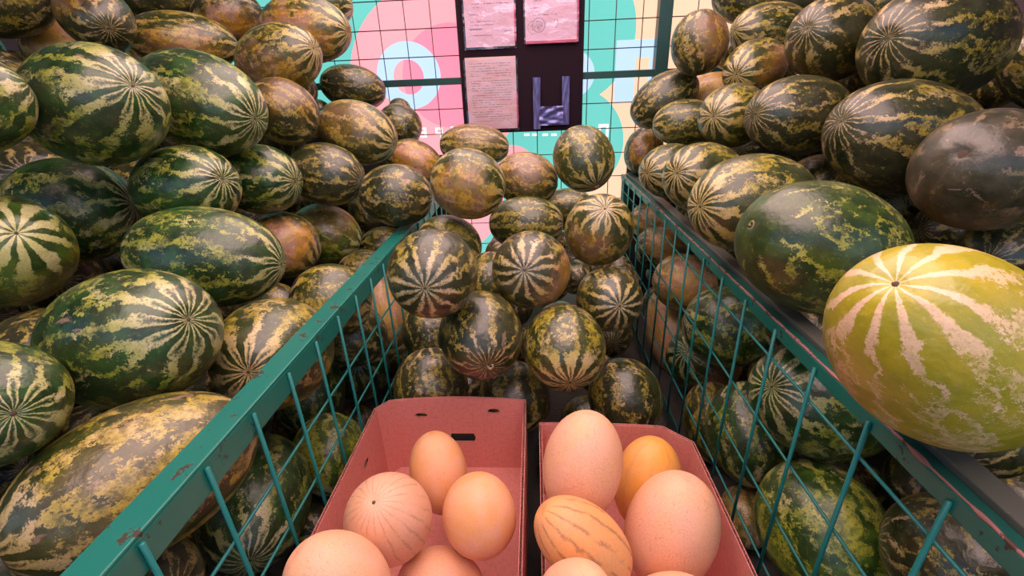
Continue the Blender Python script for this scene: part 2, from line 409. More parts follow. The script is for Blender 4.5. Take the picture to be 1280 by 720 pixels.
def paper_mat(name, w, h, stamp, dense, c=(.80, .50, .62)):
    m, t, b = material(name)
    x, y, z = t.sep(t.new('ShaderNodeTexCoord').outputs['Object'])
    u = t.m('ADD', t.m('DIVIDE', x, w), .5); v = t.m('DIVIDE', z, h)
    n_l = 30 if dense else 24
    row = t.m('FLOOR', t.m('MULTIPLY', v, n_l)); fr = t.m('FRACT', t.m('MULTIPLY', v, n_l))
    nz = t.noise(t.comb(t.m('MULTIPLY', u, 26 if not stamp else 18), t.m('MULTIPLY', row, 7.31), 0), 1.0, 3, .8)
    gap = t.noise(t.comb(t.m('MULTIPLY', u, 1.6), t.m('MULTIPLY', row, 3.7), 4), 1.0, 1)
    ink = t.m('MULTIPLY', t.m('MULTIPLY', t.step(fr, .30, .36), t.step(fr, .62, .56)), t.step(nz, .40, .52))
    ink = t.m('MULTIPLY', ink, t.step(gap, .40 if dense else .50, .44 if dense else .54))
    ink = t.m('MULTIPLY', ink, t.m('MULTIPLY', t.step(u, .09, .11), t.step(u, .91, .89)))
    ink = t.m('MULTIPLY', ink, t.m('MULTIPLY', t.step(v, .10, .12) if not stamp else t.step(v, .28, .30), t.step(v, .94, .92)))
    if stamp:
        for (sx, sy, r0) in ((.26, .19, .13), (.16, .165, .12)):
            dx = t.m('SUBTRACT', u, sx); dz = t.m('MULTIPLY', t.m('SUBTRACT', v, sy), h/w)
            r = t.m('SQRT', t.m('ADD', t.m('MULTIPLY', dx, dx), t.m('MULTIPLY', dz, dz)))
            rg = t.m('LESS_THAN', t.m('ABSOLUTE', t.m('SUBTRACT', r, r0*.92)), .008)
            inner = t.m('MULTIPLY', t.m('LESS_THAN', r, r0*.62), t.step(t.noise(t.comb(t.m('MULTIPLY', u, 30), t.m('MULTIPLY', v, 40), 0), 1, 3), .48, .58))
            ink = t.m('MAXIMUM', ink, t.m('MULTIPLY', t.m('MAXIMUM', rg, inner), .7 if sx > .2 else .35))
        sg = t.m('MULTIPLY', t.m('MULTIPLY', t.step(u, .52, .55), t.step(u, .66, .62)), t.m('MULTIPLY', t.step(v, .14, .16), t.step(v, .28, .25)))
        ink = t.m('MAXIMUM', ink, t.m('MULTIPLY', sg, t.step(t.noise(t.comb(t.m('MULTIPLY', u, 22), t.m('MULTIPLY', v, 12), 9), 1, 4), .52, .6)))
    elif not dense:
        sg = t.m('MULTIPLY', t.m('MULTIPLY', t.step(u, .08, .10), t.step(u, .36, .34)), t.m('MULTIPLY', t.step(v, .205, .215), t.step(v, .235, .225)))
        ink = t.m('MAXIMUM', ink, sg)
    t.put(b.inputs['Base Color'], t.mix(t.m('MULTIPLY', ink, .75), c, (.09, .06, .10))); b.inputs['Roughness'].default_value = .6
    return m
def clear_mat():
    m = bpy.data.materials.new('clear_plastic'); m.use_nodes = True; t = NT(m.node_tree); t.n.remove(t.n['Principled BSDF'])
    out = t.n['Material Output']; tr = t.new('ShaderNodeBsdfTransparent'); gl = t.new('ShaderNodeBsdfGlossy'); mx = t.new('ShaderNodeMixShader')
    gl.inputs['Roughness'].default_value = .12; gl.inputs[0].default_value = (.85, .8, 1, 1); tr.inputs[0].default_value = (.97, .95, .97, 1)
    P = t.new('ShaderNodeTexCoord').outputs['Object']
    bp = t.new('ShaderNodeBump'); bp.inputs['Strength'].default_value = .5; bp.inputs['Distance'].default_value = .02
    t.put(bp.inputs['Height'], t.noise(P, 16, 3)); t.l.new(bp.outputs[0], gl.inputs['Normal'])
    mx.inputs[0].default_value = .12
    t.l.new(tr.outputs[0], mx.inputs[1]); t.l.new(gl.outputs[0], mx.inputs[2]); t.l.new(mx.outputs[0], out.inputs[0]); return m
CLEAR = clear_mat(); PINKTAB = simple_mat('magenta_tab', (.55, .02, .10), .45)
def wavy(name, x0, x1, z0, z1, amp, seed, nx=10, nz=14):
    V = []; F = []
    for j in range(nz+1):
        for i in range(nx+1):
            q = mnoise.noise(Vector((i*.45+seed, j*.35, seed)))
            V.append((x0+(x1-x0)*i/nx, amp*q, z0+(z1-z0)*j/nz))
    for j in range(nz):
        for i in range(nx):
            a = j*(nx+1)+i; F.append((a, a+1, a+nx+2, a+nx+1))
    return mesh(name, V, F, True)
def sheet(px0, py0, px1, py1, hgt, stamp, dense, label, seed, tilt=0, c=(.80, .50, .62)):
    x0, z0 = nb(px0, py1); x1, z0b = nb(px1, py1); z0 = (z0+z0b)/2
    if hgt is None: hgt = (nb(px0, py0)[1]+nb(px1, py0)[1])/2 - z0
    w = x1-x0
    root = tag(obj('document_sheet', wavy('document_sheet', -w/2, w/2, 0, hgt, .004, seed), paper_mat('printed_paper_%d' % seed, w, hgt, stamp, dense, c)), label, 'paper', None)
    root.location = ((x0+x1)/2, NB-.004, z0); root.rotation_euler.y = tilt
    pk = obj('plastic_sleeve', wavy('plastic_sleeve', -w/2-.008, w/2+.01, -.012, hgt*.97, .008, seed+7), CLEAR, root, (0, -.011, 0))
    obj('magenta_edge', box_mesh('magenta_edge', w/2-.001, w/2+.007, -.005, -.002, hgt*.05 if not stamp else -.011, hgt*.5, 0), PINKTAB, root)
    if stamp: obj('magenta_edge', box_mesh('magenta_edge', -w/2, w/2, -.005, -.002, -.014, 0, 0), PINKTAB, root)
    return root
sheet(583, 0, 644, 58.5, .40, False, False, 'pink-tinted printed sheet with a bold signature line on the notice board', 1)
sheet(657, 0, 721, 50.5, .40, True, False, 'pink-tinted sheet with round ink stamp and signature on the notice board', 2)
sheet(587, 71, 647, 161, None, False, True, 'densely printed sheet in a wrinkled clear sleeve on the notice board', 3, 0, (.78, .50, .54))
# empty pocket: a U of clear film
x0, z1 = nb(666, 97); x1, z0 = nb(711, 160); w = x1-x0; h = z1-z0
POCK = simple_mat('creased_film_blue_shine', (.14, .13, .36), .16, .35, .9)  # blue shine of the clear film put into its base colour
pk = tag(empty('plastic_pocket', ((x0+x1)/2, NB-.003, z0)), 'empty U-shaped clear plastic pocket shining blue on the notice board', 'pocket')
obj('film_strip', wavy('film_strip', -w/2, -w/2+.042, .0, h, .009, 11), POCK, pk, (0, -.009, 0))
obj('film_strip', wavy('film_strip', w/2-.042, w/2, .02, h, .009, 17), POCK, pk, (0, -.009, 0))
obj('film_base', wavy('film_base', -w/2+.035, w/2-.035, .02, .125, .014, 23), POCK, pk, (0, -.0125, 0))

# ---------------------------------------------------------------- the two wire pens along the aisle
def pen(label, xin, side, vy0, vstep, hz, rail):
    root = tag(empty('wire_pen', (xin, 1.4, 0)), label, 'pen')
    Y0, Y1 = -.25-1.4, 2.86-1.4
    def part(name, x0, x1, y0, y1, z0, z1, mat, bev=.0025):
        a, c = sorted((x0*side, x1*side)); return obj(name, box_mesh(name, a, c, y0, y1, z0, z1, bev), mat, root)
    top = G - .5
    rail(part, Y0, Y1, top)
    bz = G - 1.25
    bb = part('bottom_rail', 0, .006, Y0, Y1, bz-.02, bz+.02, GREEN_DARK); part('bottom_flange', .006, .016, Y0, Y1, bz-.02, bz-.014, GREEN_DARK)
    for yy in (Y0+.02, Y1-.02): part('post', .004, .044, yy-.02, yy+.02, .0, top-.006, GREEN_DARK)
    part('back_light_block', .03, 1.86, Y1-.012, Y1, .005, 1.0, LIGHT_BLOCK_MAT)  # hidden board added to keep banner light out of the heap
    part('back_light_block', .36 if side > 0 else .45, 1.86, Y1-.012, Y1, 1.0, 1.30, LIGHT_BLOCK_MAT)  # added strip, darkens heap gaps where the banner would shine through
    part('outer_light_block', 1.86, 1.872, Y0, Y1, .005, 1.5, LIGHT_BLOCK_MAT)  # out-of-view board, added against light from the outer side
    vme = tube_mesh('wire', [(0, 0, bz), (0, 0, top-.012)], .0040, 8)
    y = vy0 - 1.4
    while y - vstep > Y0+.05: y -= vstep
    while y < Y1-.05:
        obj('wire', vme, GREEN_WIRE, root, (-.0035*side, y, 0)); y += vstep
    hme = tube_mesh('wire', [(0, Y0+.04, 0), (0, Y1-.04, 0)], .0032, 8)
    for z in hz: obj('wire', hme, GREEN_WIRE, root, (.0035*side, 0, G+z))
    return root
def rail_left(part, Y0, Y1, top):
    part('top_rail', 0, .052, Y0, Y1, top-.006, top, GREEN)
    part('rail_flange', 0, .006, Y0, Y1, top-.058, top-.0055, GREEN)
pen_left = pen('green wire pen holding the heap, with a wide chipped teal top rail', -.512, -1, .37, .1255, (-.68, -.805, -.935, -1.065), rail_left)
def rail_right_bound(part, Y0, Y1, top):
    part('rail_flange', 0, .006, Y0, Y1, top-.032, top, GREEN)
    part('top_rail', .006, .028, Y0, Y1, top-.006, top-.001, GREEN_DARK)
    part('cap_bar', .028, .066, Y0, Y1, top-.02, top+.010, GREY_BAR)
pen_right = pen('green wire pen with a worn grey cap bar and rusty weld along its top rail', .538, 1, .447, .153, (-.59, -.765, -.925, -1.08), rail_right_bound)
rr = random.Random(3)
pts = [(.003, -1.6 + 3.0*i/200, G-.5+.0006+.0016*rr.random()) for i in range(201)]
obj('weld_bead', tube_mesh('weld_bead', pts, [.0018+.0026*rr.random() for _ in pts], 6), RUST, pen_right)

# ---------------------------------------------------------------- cartons
def zigzag(name, length, depth, thick):
    V = []; F = []; n = max(4, int(length/.0045))
    for i in range(n+1):
        t_ = thick/2*(1 if i % 2 else -1)
        V += [(length*i/n, t_, 0), (length*i/n, t_, -depth)]
    for i in range(n): F.append((2*i, 2*i+2, 2*i+3, 2*i+1))
    return mesh(name, V, F)
def wall_panel(root, a, b, z0, z1, holes=(), bow=0.0, T=.0065):
    """corrugated panel from a to b (outer line), two liners and a fluted edge"""
    a = Vector((a[0], a[1], 0)); b = Vector((b[0], b[1], 0)); d = b-a; L = d.length; d.normalize(); nrm = Vector((-d.y, d.x, 0))
    out = [(0, 0), (L, 0)] + [(L-L*i/8, z1-z0 + bow*math.sin(PI*i/8)) for i in range(9)]
    p = obj('side_panel', plate_mesh('side_panel', out, list(holes), .001), CARD, root)
    M = Matrix(((d.x, 0, nrm.x, 0), (d.y, 0, nrm.y, 0), (0, 1, 0, 0), (0, 0, 0, 1)))
    p.matrix_local = Matrix.Translation((a.x, a.y, z0)) @ M
    q = obj('inner_liner', plate_mesh('inner_liner', out, list(holes), .001), CARD, p); q.location = (0, 0, T)
    fl = obj('fluted_edge', zigzag('fluted_edge', L, .02, T-.001), CARD_EDGE, p)
    fl.matrix_local = Matrix(((1, 0, 0, 0), (0, 0, 1, z1-z0-.0008), (0, 1, 0, T/2), (0, 0, 0, 1)))
    return p
def carton(label, pts, z0, z1, holes, bows):
    root = tag(empty('cardboard_carton', (0, 0, z0)), label, 'box')
    n = len(pts)
    for i in range(n):
        wall_panel(root, pts[i], pts[(i+1) % n], .0, z1-z0, holes.get(i, ()), bows.get(i, 0))
    bot = obj('bottom_panel', plate_mesh('bottom_panel', [(x, y) for x, y in pts], [], .004), CARD, root); bot.location = (0, 0, .003)
    return root
Zc0, Zc1 = G-1.10, G-.835
# points run anticlockwise so that the panels' inner side faces the middle
LP = [(-.478, .24), (-.036, .24), (-.036, 1.075), (-.445, 1.075), (-.478, 1.035)]
hz_ = lambda x0, x1, za, zb_: [(x0, za), (x1, za), (x1, zb_), (x0, zb_)]
rear = lambda x: -.036 - x     # along the rear panel from the inner corner
holes_l = {2: [ring(rear(-.353), -.888+1.10, .019, .009, 12), ring(rear(-.133), -.873+1.10, .019, .010, 12),
               [(rear(-.199), .108), (rear(-.268), .108), (rear(-.272), .125), (rear(-.268), .143), (rear(-.199), .143), (rear(-.193), .125)]],
           4: [ring(1.035-.905, -.915+1.10, .018, .010, 12)]}
carton('open cardboard carton with a hand slot in its back wall, holding the rounder melons', LP, Zc0, Zc1, holes_l, {2: .012, 1: 0})
RP = [(.002, .24), (.402, .24), (.394, .902), (.330, .962), (.002, .975)]
carton('open cardboard carton with a cut-off corner, holding the taller melons', RP, Zc0, Zc1, {}, {3: .004})
for lab, x0, x1, y1 in (('closed cardboard carton under the one with the rounder melons', -.474, -.040, 1.07), ('closed cardboard carton under the one with the taller melons', .006, .398, .96)):
    root = tag(empty('cardboard_carton', ((x0+x1)/2, .65, 0)), lab, 'box')
    w = (x1-x0)/2
    obj('carton_body', box_mesh('carton_body', -w, w, .25-.65, y1-.65, .001, Zc0-.006, .004), CARD, root)
    for s in (-1, 1): obj('top_flap', box_mesh('top_flap', min(s*.002, s*(w-.002)), max(s*.002, s*(w-.002)), .252-.65, y1-.652, Zc0-.006, Zc0-.003, 0), CARD, root)

# ---------------------------------------------------------------- melons
def melon_body(name, L, D, seed, p=2.05, seg=56, rings=36, lump=.006, neck=0):
    V = []; F = []; R = D/2; H = L/2; sd = Vector((seed*3.17, seed*1.31, seed*.77))
    prof = []
    for j in range(1, rings):
        th = PI*j/rings; zt_ = math.cos(th); rr_ = math.sin(th)
        prof.append((zt_, rr_))
    def dimple(z, r):
        return z*(1 - .035*math.exp(-(r/.13)**2))
    V.append((0, 0, H*dimple(1, 0)))
    for zt_, rr_ in prof:
        rr2 = rr_**(2/p) if False else (1-abs(zt_)**p)**.5
        for k in range(seg):
            a = 2*PI*k/seg; v = Vector((rr2*math.cos(a), rr2*math.sin(a), zt_))
            f = 1 + lump*mnoise.noise(v*1.6+sd)*1.6 + lump*.35*math.cos(a*10+seed)*rr2*(abs(zt_)**2)
            V.append((v.x*R*f, v.y*R*f, dimple(zt_, rr2)*H))
    V.append((0, 0, -H*dimple(1, 0)))
    for k in range(seg): F.append((0, 1+k, 1+(k+1) % seg))
    for j in range(rings-2):
        for k in range(seg):
            a = 1+j*seg; F.append((a+k, a+seg+k, a+seg+(k+1) % seg, a+(k+1) % seg))
    b0 = 1+(rings-2)*seg; last = len(V)-1
    for k in range(seg): F.append((b0+(k+1) % seg, b0+k, last))
    return mesh(name, V, F, True)
def scar_mesh():
    V = [(0, 0, .0016)]; F = []
    for j, (r, z) in enumerate(((.0028, .0018), (.0042, .0008), (.0045, -.003))):
        for k in range(10):
            a = 2*PI*k/10; V.append((r*math.cos(a)*(1+.2*math.sin(3*a+1)), r*math.sin(a), z))
    for k in range(10): F.append((0, 1+k, 1+(k+1) % 10))
    for j in range(2):
        for k in range(10): F.append((1+j*10+k, 11+j*10+k, 11+j*10+(k+1) % 10, 1+j*10+(k+1) % 10))
    return mesh('blossom_scar', V, F, True)
SCAR_ME = scar_mesh()
def stem_mesh():
    pts = []
    for i in range(22):
        q = i/21; a = q*4.6
        pts.append((.012*q + .010*math.sin(a), .010*(1-math.cos(a))*q, -.004+.020*q - .007*q*q*2))
    return tube_mesh('stem', pts, [.0042-.0024*i/21 for i in range(22)], 7)
STEM_ME = stem_mesh()
def button_mesh():
    pts = []
    for i in range(26):
        q = i/25; a = q*7.5; pts.append((.011*(1-.8*q)*math.cos(a), .011*(1-.8*q)*math.sin(a), -.002+.004*q))
    return tube_mesh('coiled_tip', pts, [.0036-.001*i/25 for i in range(26)], 7)
BUTTON_ME = button_mesh()
def make_melon(name, cat, kind, c, ax, L, D, spin, spot, stem, label, group, seed, detail=1.0):
    me = melon_body(name, L, D, seed, 2.05, int(56*detail), int(36*detail))
    o = obj(name, me, WM[kind]); o.location = (c[0], c[1], c[2]+G)
    q = Vector((0, 0, 1)).rotation_difference(Vector(ax)) @ Quaternion((0, 0, 1), spin)
    o.rotation_mode = 'QUATERNION'; o.rotation_quaternion = q
    o.color = (spot, 0, 0, 1)
    tag(o, label, cat, group)
    tip = L/2*.965
    if stem == 1: obj('blossom_scar', SCAR_ME, SCAR, o, (0, 0, tip-.0006))
    elif stem == 2: obj('stem', STEM_ME, STEM, o, (0, 0, tip))
    elif stem == 3: obj('coiled_tip', BUTTON_ME, TIP, o, (0, 0, tip))
    elif stem == 4:
        sc_ = obj('red_scar', SCAR_ME, RED, o, (0, 0, tip)); sc_.scale = (3.2, 2.4, .8)
    return o

# name kind, centre (relative to camera height), axis, length, diameter, spin, belly patch, stem, label
MELONS = [
 ('watermelon', 'watermelon', 'dark', (-1.8804, 1.7746, 0.3706), (0.7867, 0.5882, 0.1875), 0.3393, 0.2641, 1.82, 0.3, 0, 'dark broad watermelon lying against the pale peach watermelon, higher than the star-ended one', 'watermelons heaped behind the teal rail'),
 ('watermelon', 'watermelon', 'pale', (-1.9145, 2.0116, 0.2041), (0.6666, 0.5196, -0.5345), 0.2995, 0.2919, -1.18, 1, 0, 'pale peach ripe-side watermelon with hardly any stripes, wedged between three dark ones', 'watermelons heaped behind the teal rail'),
 ('watermelon', 'watermelon', 'dark', (-1.5928, 1.8327, 0.3022), (0.7243, -0.5992, -0.3410), 0.3174, 0.2271, -3.03, 0.5, 1, 'small watermelon with a crisp dark and cream star end, beside the pale peach one', 'watermelons heaped behind the teal rail'),
 ('watermelon', 'watermelon', 'dark', (-1.8084, 2.4964, 0.4879), (0.8709, 0.4905, 0.0289), 0.4507, 0.2710, 2.21, 0.3, 0, 'very dark watermelon on the topmost row, behind the small star-ended one', 'watermelons heaped behind the teal rail'),
 ('watermelon', 'watermelon', 'olive', (-1.5398, 2.1910, 0.2483), (0.8396, 0.5388, -0.0690), 0.4210, 0.2400, -0.47, 0.6, 0, 'long slim olive-marbled watermelon lying over the two biggest dark-green melons of the upper heap', 'watermelons heaped behind the teal rail'),
 ('watermelon', 'watermelon', 'dark', (-1.4871, 2.4900, 0.3876), (0.9174, 0.3953, 0.0470), 0.3213, 0.2424, -0.47, 0.9, 0, 'dark watermelon with a pinkish bruise, behind the orange-flushed one on the top row', 'watermelons heaped behind the teal rail'),
 ('watermelon', 'watermelon', 'green', (-1.1133, 1.1844, -0.0009), (0.9127, -0.3346, 0.2347), 0.3780, 0.2842, 1.01, 0.2, 1, 'big oval dark-green watermelon with a large cream star, above the purple-sheened striped one', 'watermelons heaped behind the teal rail'),
 ('watermelon', 'watermelon', 'green', (-1.0515, 1.4901, -0.0037), (0.9396, -0.2555, -0.2276), 0.4274, 0.3076, 0.23, 0.2, 1, 'big smooth torpedo watermelon with fine white lines meeting at one tip', 'watermelons heaped behind the teal rail'),
 ('watermelon', 'watermelon', 'green', (-1.1632, 0.9228, 0.0144), (0.6967, 0.6538, 0.2953), 0.2521, 0.2014, 1.72, 0.2, 0, 'big dark-green watermelon leaning in front of the one with the large cream star', 'watermelons heaped behind the teal rail'),
 ('watermelon', 'watermelon', 'green', (-1.4038, 1.2890, -0.2875), (0.9594, 0.2763, 0.0566), 0.3216, 0.3137, 0.93, 0.2, 1, 'striped watermelon with a purple sheen and small pale rosette, under the large cream-star one', 'watermelons heaped behind the teal rail'),
 ('watermelon', 'watermelon', 'green', (-1.0486, 1.3131, -0.2377), (0.9195, -0.3262, 0.2191), 0.3594, 0.2515, 0.66, 0.2, 1, 'watermelon with a bright cream rosette end, on top of the long scarred one', 'watermelons heaped behind the teal rail'),
 ('watermelon', 'watermelon', 'lime', (-1.3106, 0.9870, -0.3211), (0.8372, -0.3951, 0.3782), 0.3865, 0.2684, 0.03, 0.4, 1, 'pale lime-green watermelon whose star end faces the aisle, yellowish around the dark centre', 'watermelons heaped behind the teal rail'),
 ('watermelon', 'watermelon', 'green', (-0.8887, 1.1076, -0.3833), (0.9817, 0.0977, -0.1632), 0.3957, 0.2688, 1.11, 0.4, 1, 'long mottled watermelon with a small pale forked scar on its back', 'watermelons heaped behind the teal rail'),
 ('watermelon', 'watermelon', 'green', (-0.8097, 0.7500, -0.4293), (0.9161, -0.2091, 0.3422), 0.3638, 0.2736, -0.33, 0.2, 1, 'large bright-green and yellow striped watermelon with a full white star, above the longest melon', 'watermelons heaped behind the teal rail'),
 ('watermelon', 'watermelon', 'green', (-0.8296, 0.5090, -0.4015), (0.9122, -0.3785, 0.1567), 0.2375, 0.1895, 0.41, 0.2, 1, 'watermelon with a pale green star end and a yellow flank, next to the longest melon', 'watermelons heaped behind the teal rail'),
 ('watermelon', 'watermelon', 'olive', (-0.6829, 0.5525, -0.5886), (-0.5060, -0.8613, 0.0462), 0.3633, 0.2565, 0.13, 0.12, 0, 'the longest watermelon, golden-brown stripes, lying along the green rail', 'watermelons heaped behind the teal rail'),
 ('watermelon', 'watermelon', 'green', (-1.4289, 0.7300, -1.1225), (0.5844, -0.2783, -0.7622), 0.3828, 0.2400, -0.47, 0.2, 0, 'small dark watermelon with ragged yellow bands below the longest melon', 'watermelons heaped behind the teal rail'),
 ('watermelon', 'watermelon', 'olive', (-0.6766, 0.9641, -0.5973), (0.2146, -0.9356, 0.2803), 0.3493, 0.2825, -1.48, 0.3, 1, 'brown-green watermelon with golden stripes and a star in shadow, touching the green rail', 'watermelons heaped behind the teal rail'),
 ('watermelon', 'watermelon', 'olive', (-0.6525, 1.2617, -0.5950), (0.9435, 0.2245, -0.2439), 0.2495, 0.2428, 0.90, 0.3, 0, 'round brownish watermelon with short golden dashes, just above the green rail', 'watermelons heaped behind the teal rail'),
 ('watermelon', 'watermelon', 'olive', (-0.9858, 1.6439, -0.5253), (0.7403, 0.0860, -0.6667), 0.2652, 0.2580, -1.99, 1, 0, 'blotchy watermelon with a broad pink-peach side, between the long scarred one and a lime-flushed one', 'watermelons heaped behind the teal rail'),
 ('watermelon', 'watermelon', 'lime', (-0.9656, 1.9601, -0.5769), (0.8717, 0.1537, -0.4653), 0.3139, 0.2717, -2.53, 0.5, 0, 'lime and yellow flushed watermelon beside the pink-sided one', 'watermelons heaped behind the teal rail'),
 ('watermelon', 'watermelon', 'green', (-0.9963, 1.6101, -0.2638), (0.9825, -0.1808, -0.0441), 0.2965, 0.2490, 0.43, 0.2, 1, 'dark watermelon with broken cream bands gathered at its tip, beside the cream rosette one', 'watermelons heaped behind the teal rail'),
 ('watermelon', 'watermelon', 'dark', (-0.8509, 1.8329, -0.2882), (0.9648, -0.2184, -0.1468), 0.3218, 0.2490, 0.72, 0.2, 1, 'dark watermelon with wide tan zigzag bands, directly above the lime-flushed one', 'watermelons heaped behind the teal rail'),
 ('watermelon', 'watermelon', 'dark', (-0.9803, 1.8528, -0.0457), (0.8007, 0.2749, -0.5323), 0.2673, 0.2453, -2.06, 0.3, 0, 'dark watermelon with a yellow-topped back, tucked under the orange-bellied one', 'watermelons heaped behind the teal rail'),
 ('watermelon', 'watermelon', 'olive', (-1.0450, 2.0246, 0.1504), (0.9331, -0.3264, 0.1508), 0.4062, 0.2594, -1.37, 0.6, 1, 'orange-bellied watermelon with ribbed lines at its tip, second from the top row', 'watermelons heaped behind the teal rail'),
 ('watermelon', 'watermelon', 'olive', (-1.0120, 2.2628, 0.2823), (0.9833, -0.1530, -0.0983), 0.4203, 0.2684, -1.43, 1, 1, 'orange-flushed olive watermelon at the top of the heap beside the wire fence', 'watermelons heaped behind the teal rail'),
 ('watermelon', 'watermelon', 'dark', (-1.0153, 2.7368, 0.0461), (0.9525, 0.2314, -0.1979), 0.3605, 0.2378, 1.60, 0.2, 0, 'slim dark watermelon outlined against the banner, just under the orange-flushed one', 'watermelons heaped behind the teal rail'),
 ('watermelon', 'watermelon', 'olive', (-0.7751, 2.0459, -0.1460), (0.9343, -0.2280, -0.2739), 0.3661, 0.2666, -2.40, 0.3, 1, 'olive watermelon with a tan glossy back, over the low dark green-banded one', 'watermelons heaped behind the teal rail'),
 ('watermelon', 'watermelon', 'dark', (-0.7287, 2.5720, -0.1521), (0.8850, 0.0992, -0.4549), 0.2379, 0.2200, 1.01, 0.2, 0, 'small dark watermelon against the pink banner by the printed letters', 'watermelons heaped behind the teal rail'),
 ('watermelon', 'watermelon', 'olive', (-0.6248, 2.3850, -0.3282), (0.9091, 0.0563, -0.4127), 0.2970, 0.2300, -1.90, 0.9, 0, 'yellowish watermelon squeezed behind the far end of the green rail', 'watermelons heaped behind the teal rail'),
 ('watermelon', 'watermelon', 'dark', (-0.5504, 1.7666, -0.3675), (0.9780, 0.1570, -0.1374), 0.2897, 0.2443, 0.98, 0.2, 0, 'dark watermelon with green and yellow bands resting on the far end of the green rail', 'watermelons heaped behind the teal rail'),
 ('watermelon', 'watermelon', 'olive', (-0.7490, 2.1040, -0.7059), (0.9622, 0.1288, -0.2401), 0.2625, 0.2236, 1.20, 0.4, 0, 'small round watermelon in the hollow under the dark banded one by the rail', 'watermelons heaped behind the teal rail'),
 ('watermelon', 'watermelon', 'olive', (-0.7679, 1.8471, -0.7430), (0.9478, 0.1449, -0.2842), 0.2550, 0.2378, 0.56, 0.6, 2, 'small watermelon with a dry curled stem beside the green rail', 'watermelons heaped behind the teal rail'),
 ('watermelon', 'watermelon', 'olive', (-1.1258, 2.7367, 0.4562), (0.9586, 0.2778, -0.0629), 0.3469, 0.2361, 0.81, 0.3, 0, 'watermelon just peeking out behind the orange-flushed one on the top row', 'watermelons heaped behind the teal rail'),
 ('watermelon', 'watermelon', 'green', (-0.7232, 0.8020, -0.9281), (0.4489, -0.8932, 0.0253), 0.3946, 0.2600, -1.11, 0.2, 1, 'bright-green watermelon with a white star, behind the wires under the longest melon', 'watermelons heaped behind the teal rail'),
 ('watermelon', 'watermelon', 'lime', (-0.6851, 1.0993, -1.0678), (0.3476, -0.6381, -0.6870), 0.2618, 0.2362, -1.37, 0.3, 0, 'speckled yellow-green watermelon behind the wires next to the empty corner of the carton', 'watermelons heaped behind the teal rail'),
 ('watermelon', 'watermelon', 'green', (-0.8382, 1.3167, -0.9858), (0.1249, -0.6482, -0.7512), 0.2961, 0.2468, -2.38, 0.2, 0, 'green watermelon lying behind the wires under the golden-striped one', 'watermelons heaped behind the teal rail'),
 ('watermelon', 'watermelon', 'green', (-0.7657, 1.5868, -1.0748), (0.3089, -0.6656, 0.6794), 0.3751, 0.2575, -1.51, 0.1, 1, 'shadowed watermelon with a dark green star behind the wires', 'watermelons heaped behind the teal rail'),
 ('watermelon', 'watermelon', 'dark', (-0.6853, 1.4103, -0.7937), (0.8613, -0.0150, -0.5079), 0.2708, 0.2390, 0.42, 0.2, 0, 'dark watermelon behind the wires under the round brownish one', 'watermelons heaped behind the teal rail'),
 ('watermelon', 'watermelon', 'pale', (-0.6273, 1.6411, -0.8167), (0.1916, -0.4829, -0.8545), 0.3326, 0.2011, 1.74, 1, 0, 'upright orange-peach sided watermelon behind the wires, next to a large round striped one', 'watermelons heaped behind the teal rail'),
 ('watermelon', 'watermelon', 'olive', (-0.3124, 2.4422, -0.2600), (0.9964, 0.0084, -0.0840), 0.3680, 0.2200, -2.36, 0.3, 0, 'oblong tan-marbled watermelon at the back of the pile, under the notice board', 'watermelons piled between the rails'),
 ('watermelon', 'watermelon', 'olive', (-0.2309, 1.5641, -0.2936), (0.9463, -0.0464, -0.3199), 0.2636, 0.2400, -1.40, 0.7, 0, "round watermelon with an orange patch low on its side, by the rail's far end", 'watermelons piled between the rails'),
 ('watermelon', 'watermelon', 'olive', (-0.0356, 1.9423, -0.3518), (0.9763, -0.1329, -0.1711), 0.2738, 0.2263, -2.44, 0.5, 2, 'watermelon with a dry curled stem, between the round ones under the notice board', 'watermelons piled between the rails'),
 ('watermelon', 'watermelon', 'olive', (0.1960, 1.8538, -0.2609), (0.3117, -0.6946, -0.6484), 0.2718, 0.2400, -1.21, 0.2, 2, 'round golden-marbled watermelon perched highest on the pile, next to the dark-topped rail', 'watermelons piled between the rails'),
 ('watermelon', 'watermelon', 'olive', (-0.0370, 1.7590, -0.4934), (0.9947, -0.1025, 0.0001), 0.3037, 0.2171, 0.13, 0.2, 0, 'oval watermelon with wide yellow bands lying crosswise in the middle of the pile', 'watermelons piled between the rails'),
 ('watermelon', 'watermelon', 'olive', (0.1770, 2.2967, -0.5769), (0.9725, -0.2184, -0.0815), 0.2888, 0.2200, 0.64, 0.2, 0, 'small watermelon half hidden below the highest perched one', 'watermelons piled between the rails'),
 ('watermelon', 'watermelon', 'olive', (0.2179, 1.5051, -0.4531), (0.0344, -0.6680, 0.7434), 0.2718, 0.2358, -2.03, 0.5, 1, 'dark finely mottled watermelon with pink scars, close to the dark-topped rail', 'watermelons piled between the rails'),
 ('watermelon', 'watermelon', 'olive', (-0.3270, 1.6040, -0.5266), (0.9336, -0.0533, -0.3544), 0.2509, 0.2231, 1.08, 0.2, 0, 'watermelon with yellow dashes peeking out behind the biggest star-ended one in the pile', 'watermelons piled between the rails'),
 ('watermelon', 'watermelon', 'star', (-0.2701, 1.0838, -0.4334), (0.0539, -0.9936, 0.0997), 0.2596, 0.2332, -1.81, 0.2, 1, 'biggest round watermelon of the pile with a bold brown and cream star', 'watermelons piled between the rails'),
 ('watermelon', 'watermelon', 'olive', (-0.1599, 1.4694, -0.6235), (-0.0062, -0.4983, -0.8670), 0.2172, 0.2053, -1.97, 0.6, 0, 'small pinkish watermelon showing in the gap between two star-ended ones', 'watermelons piled between the rails'),
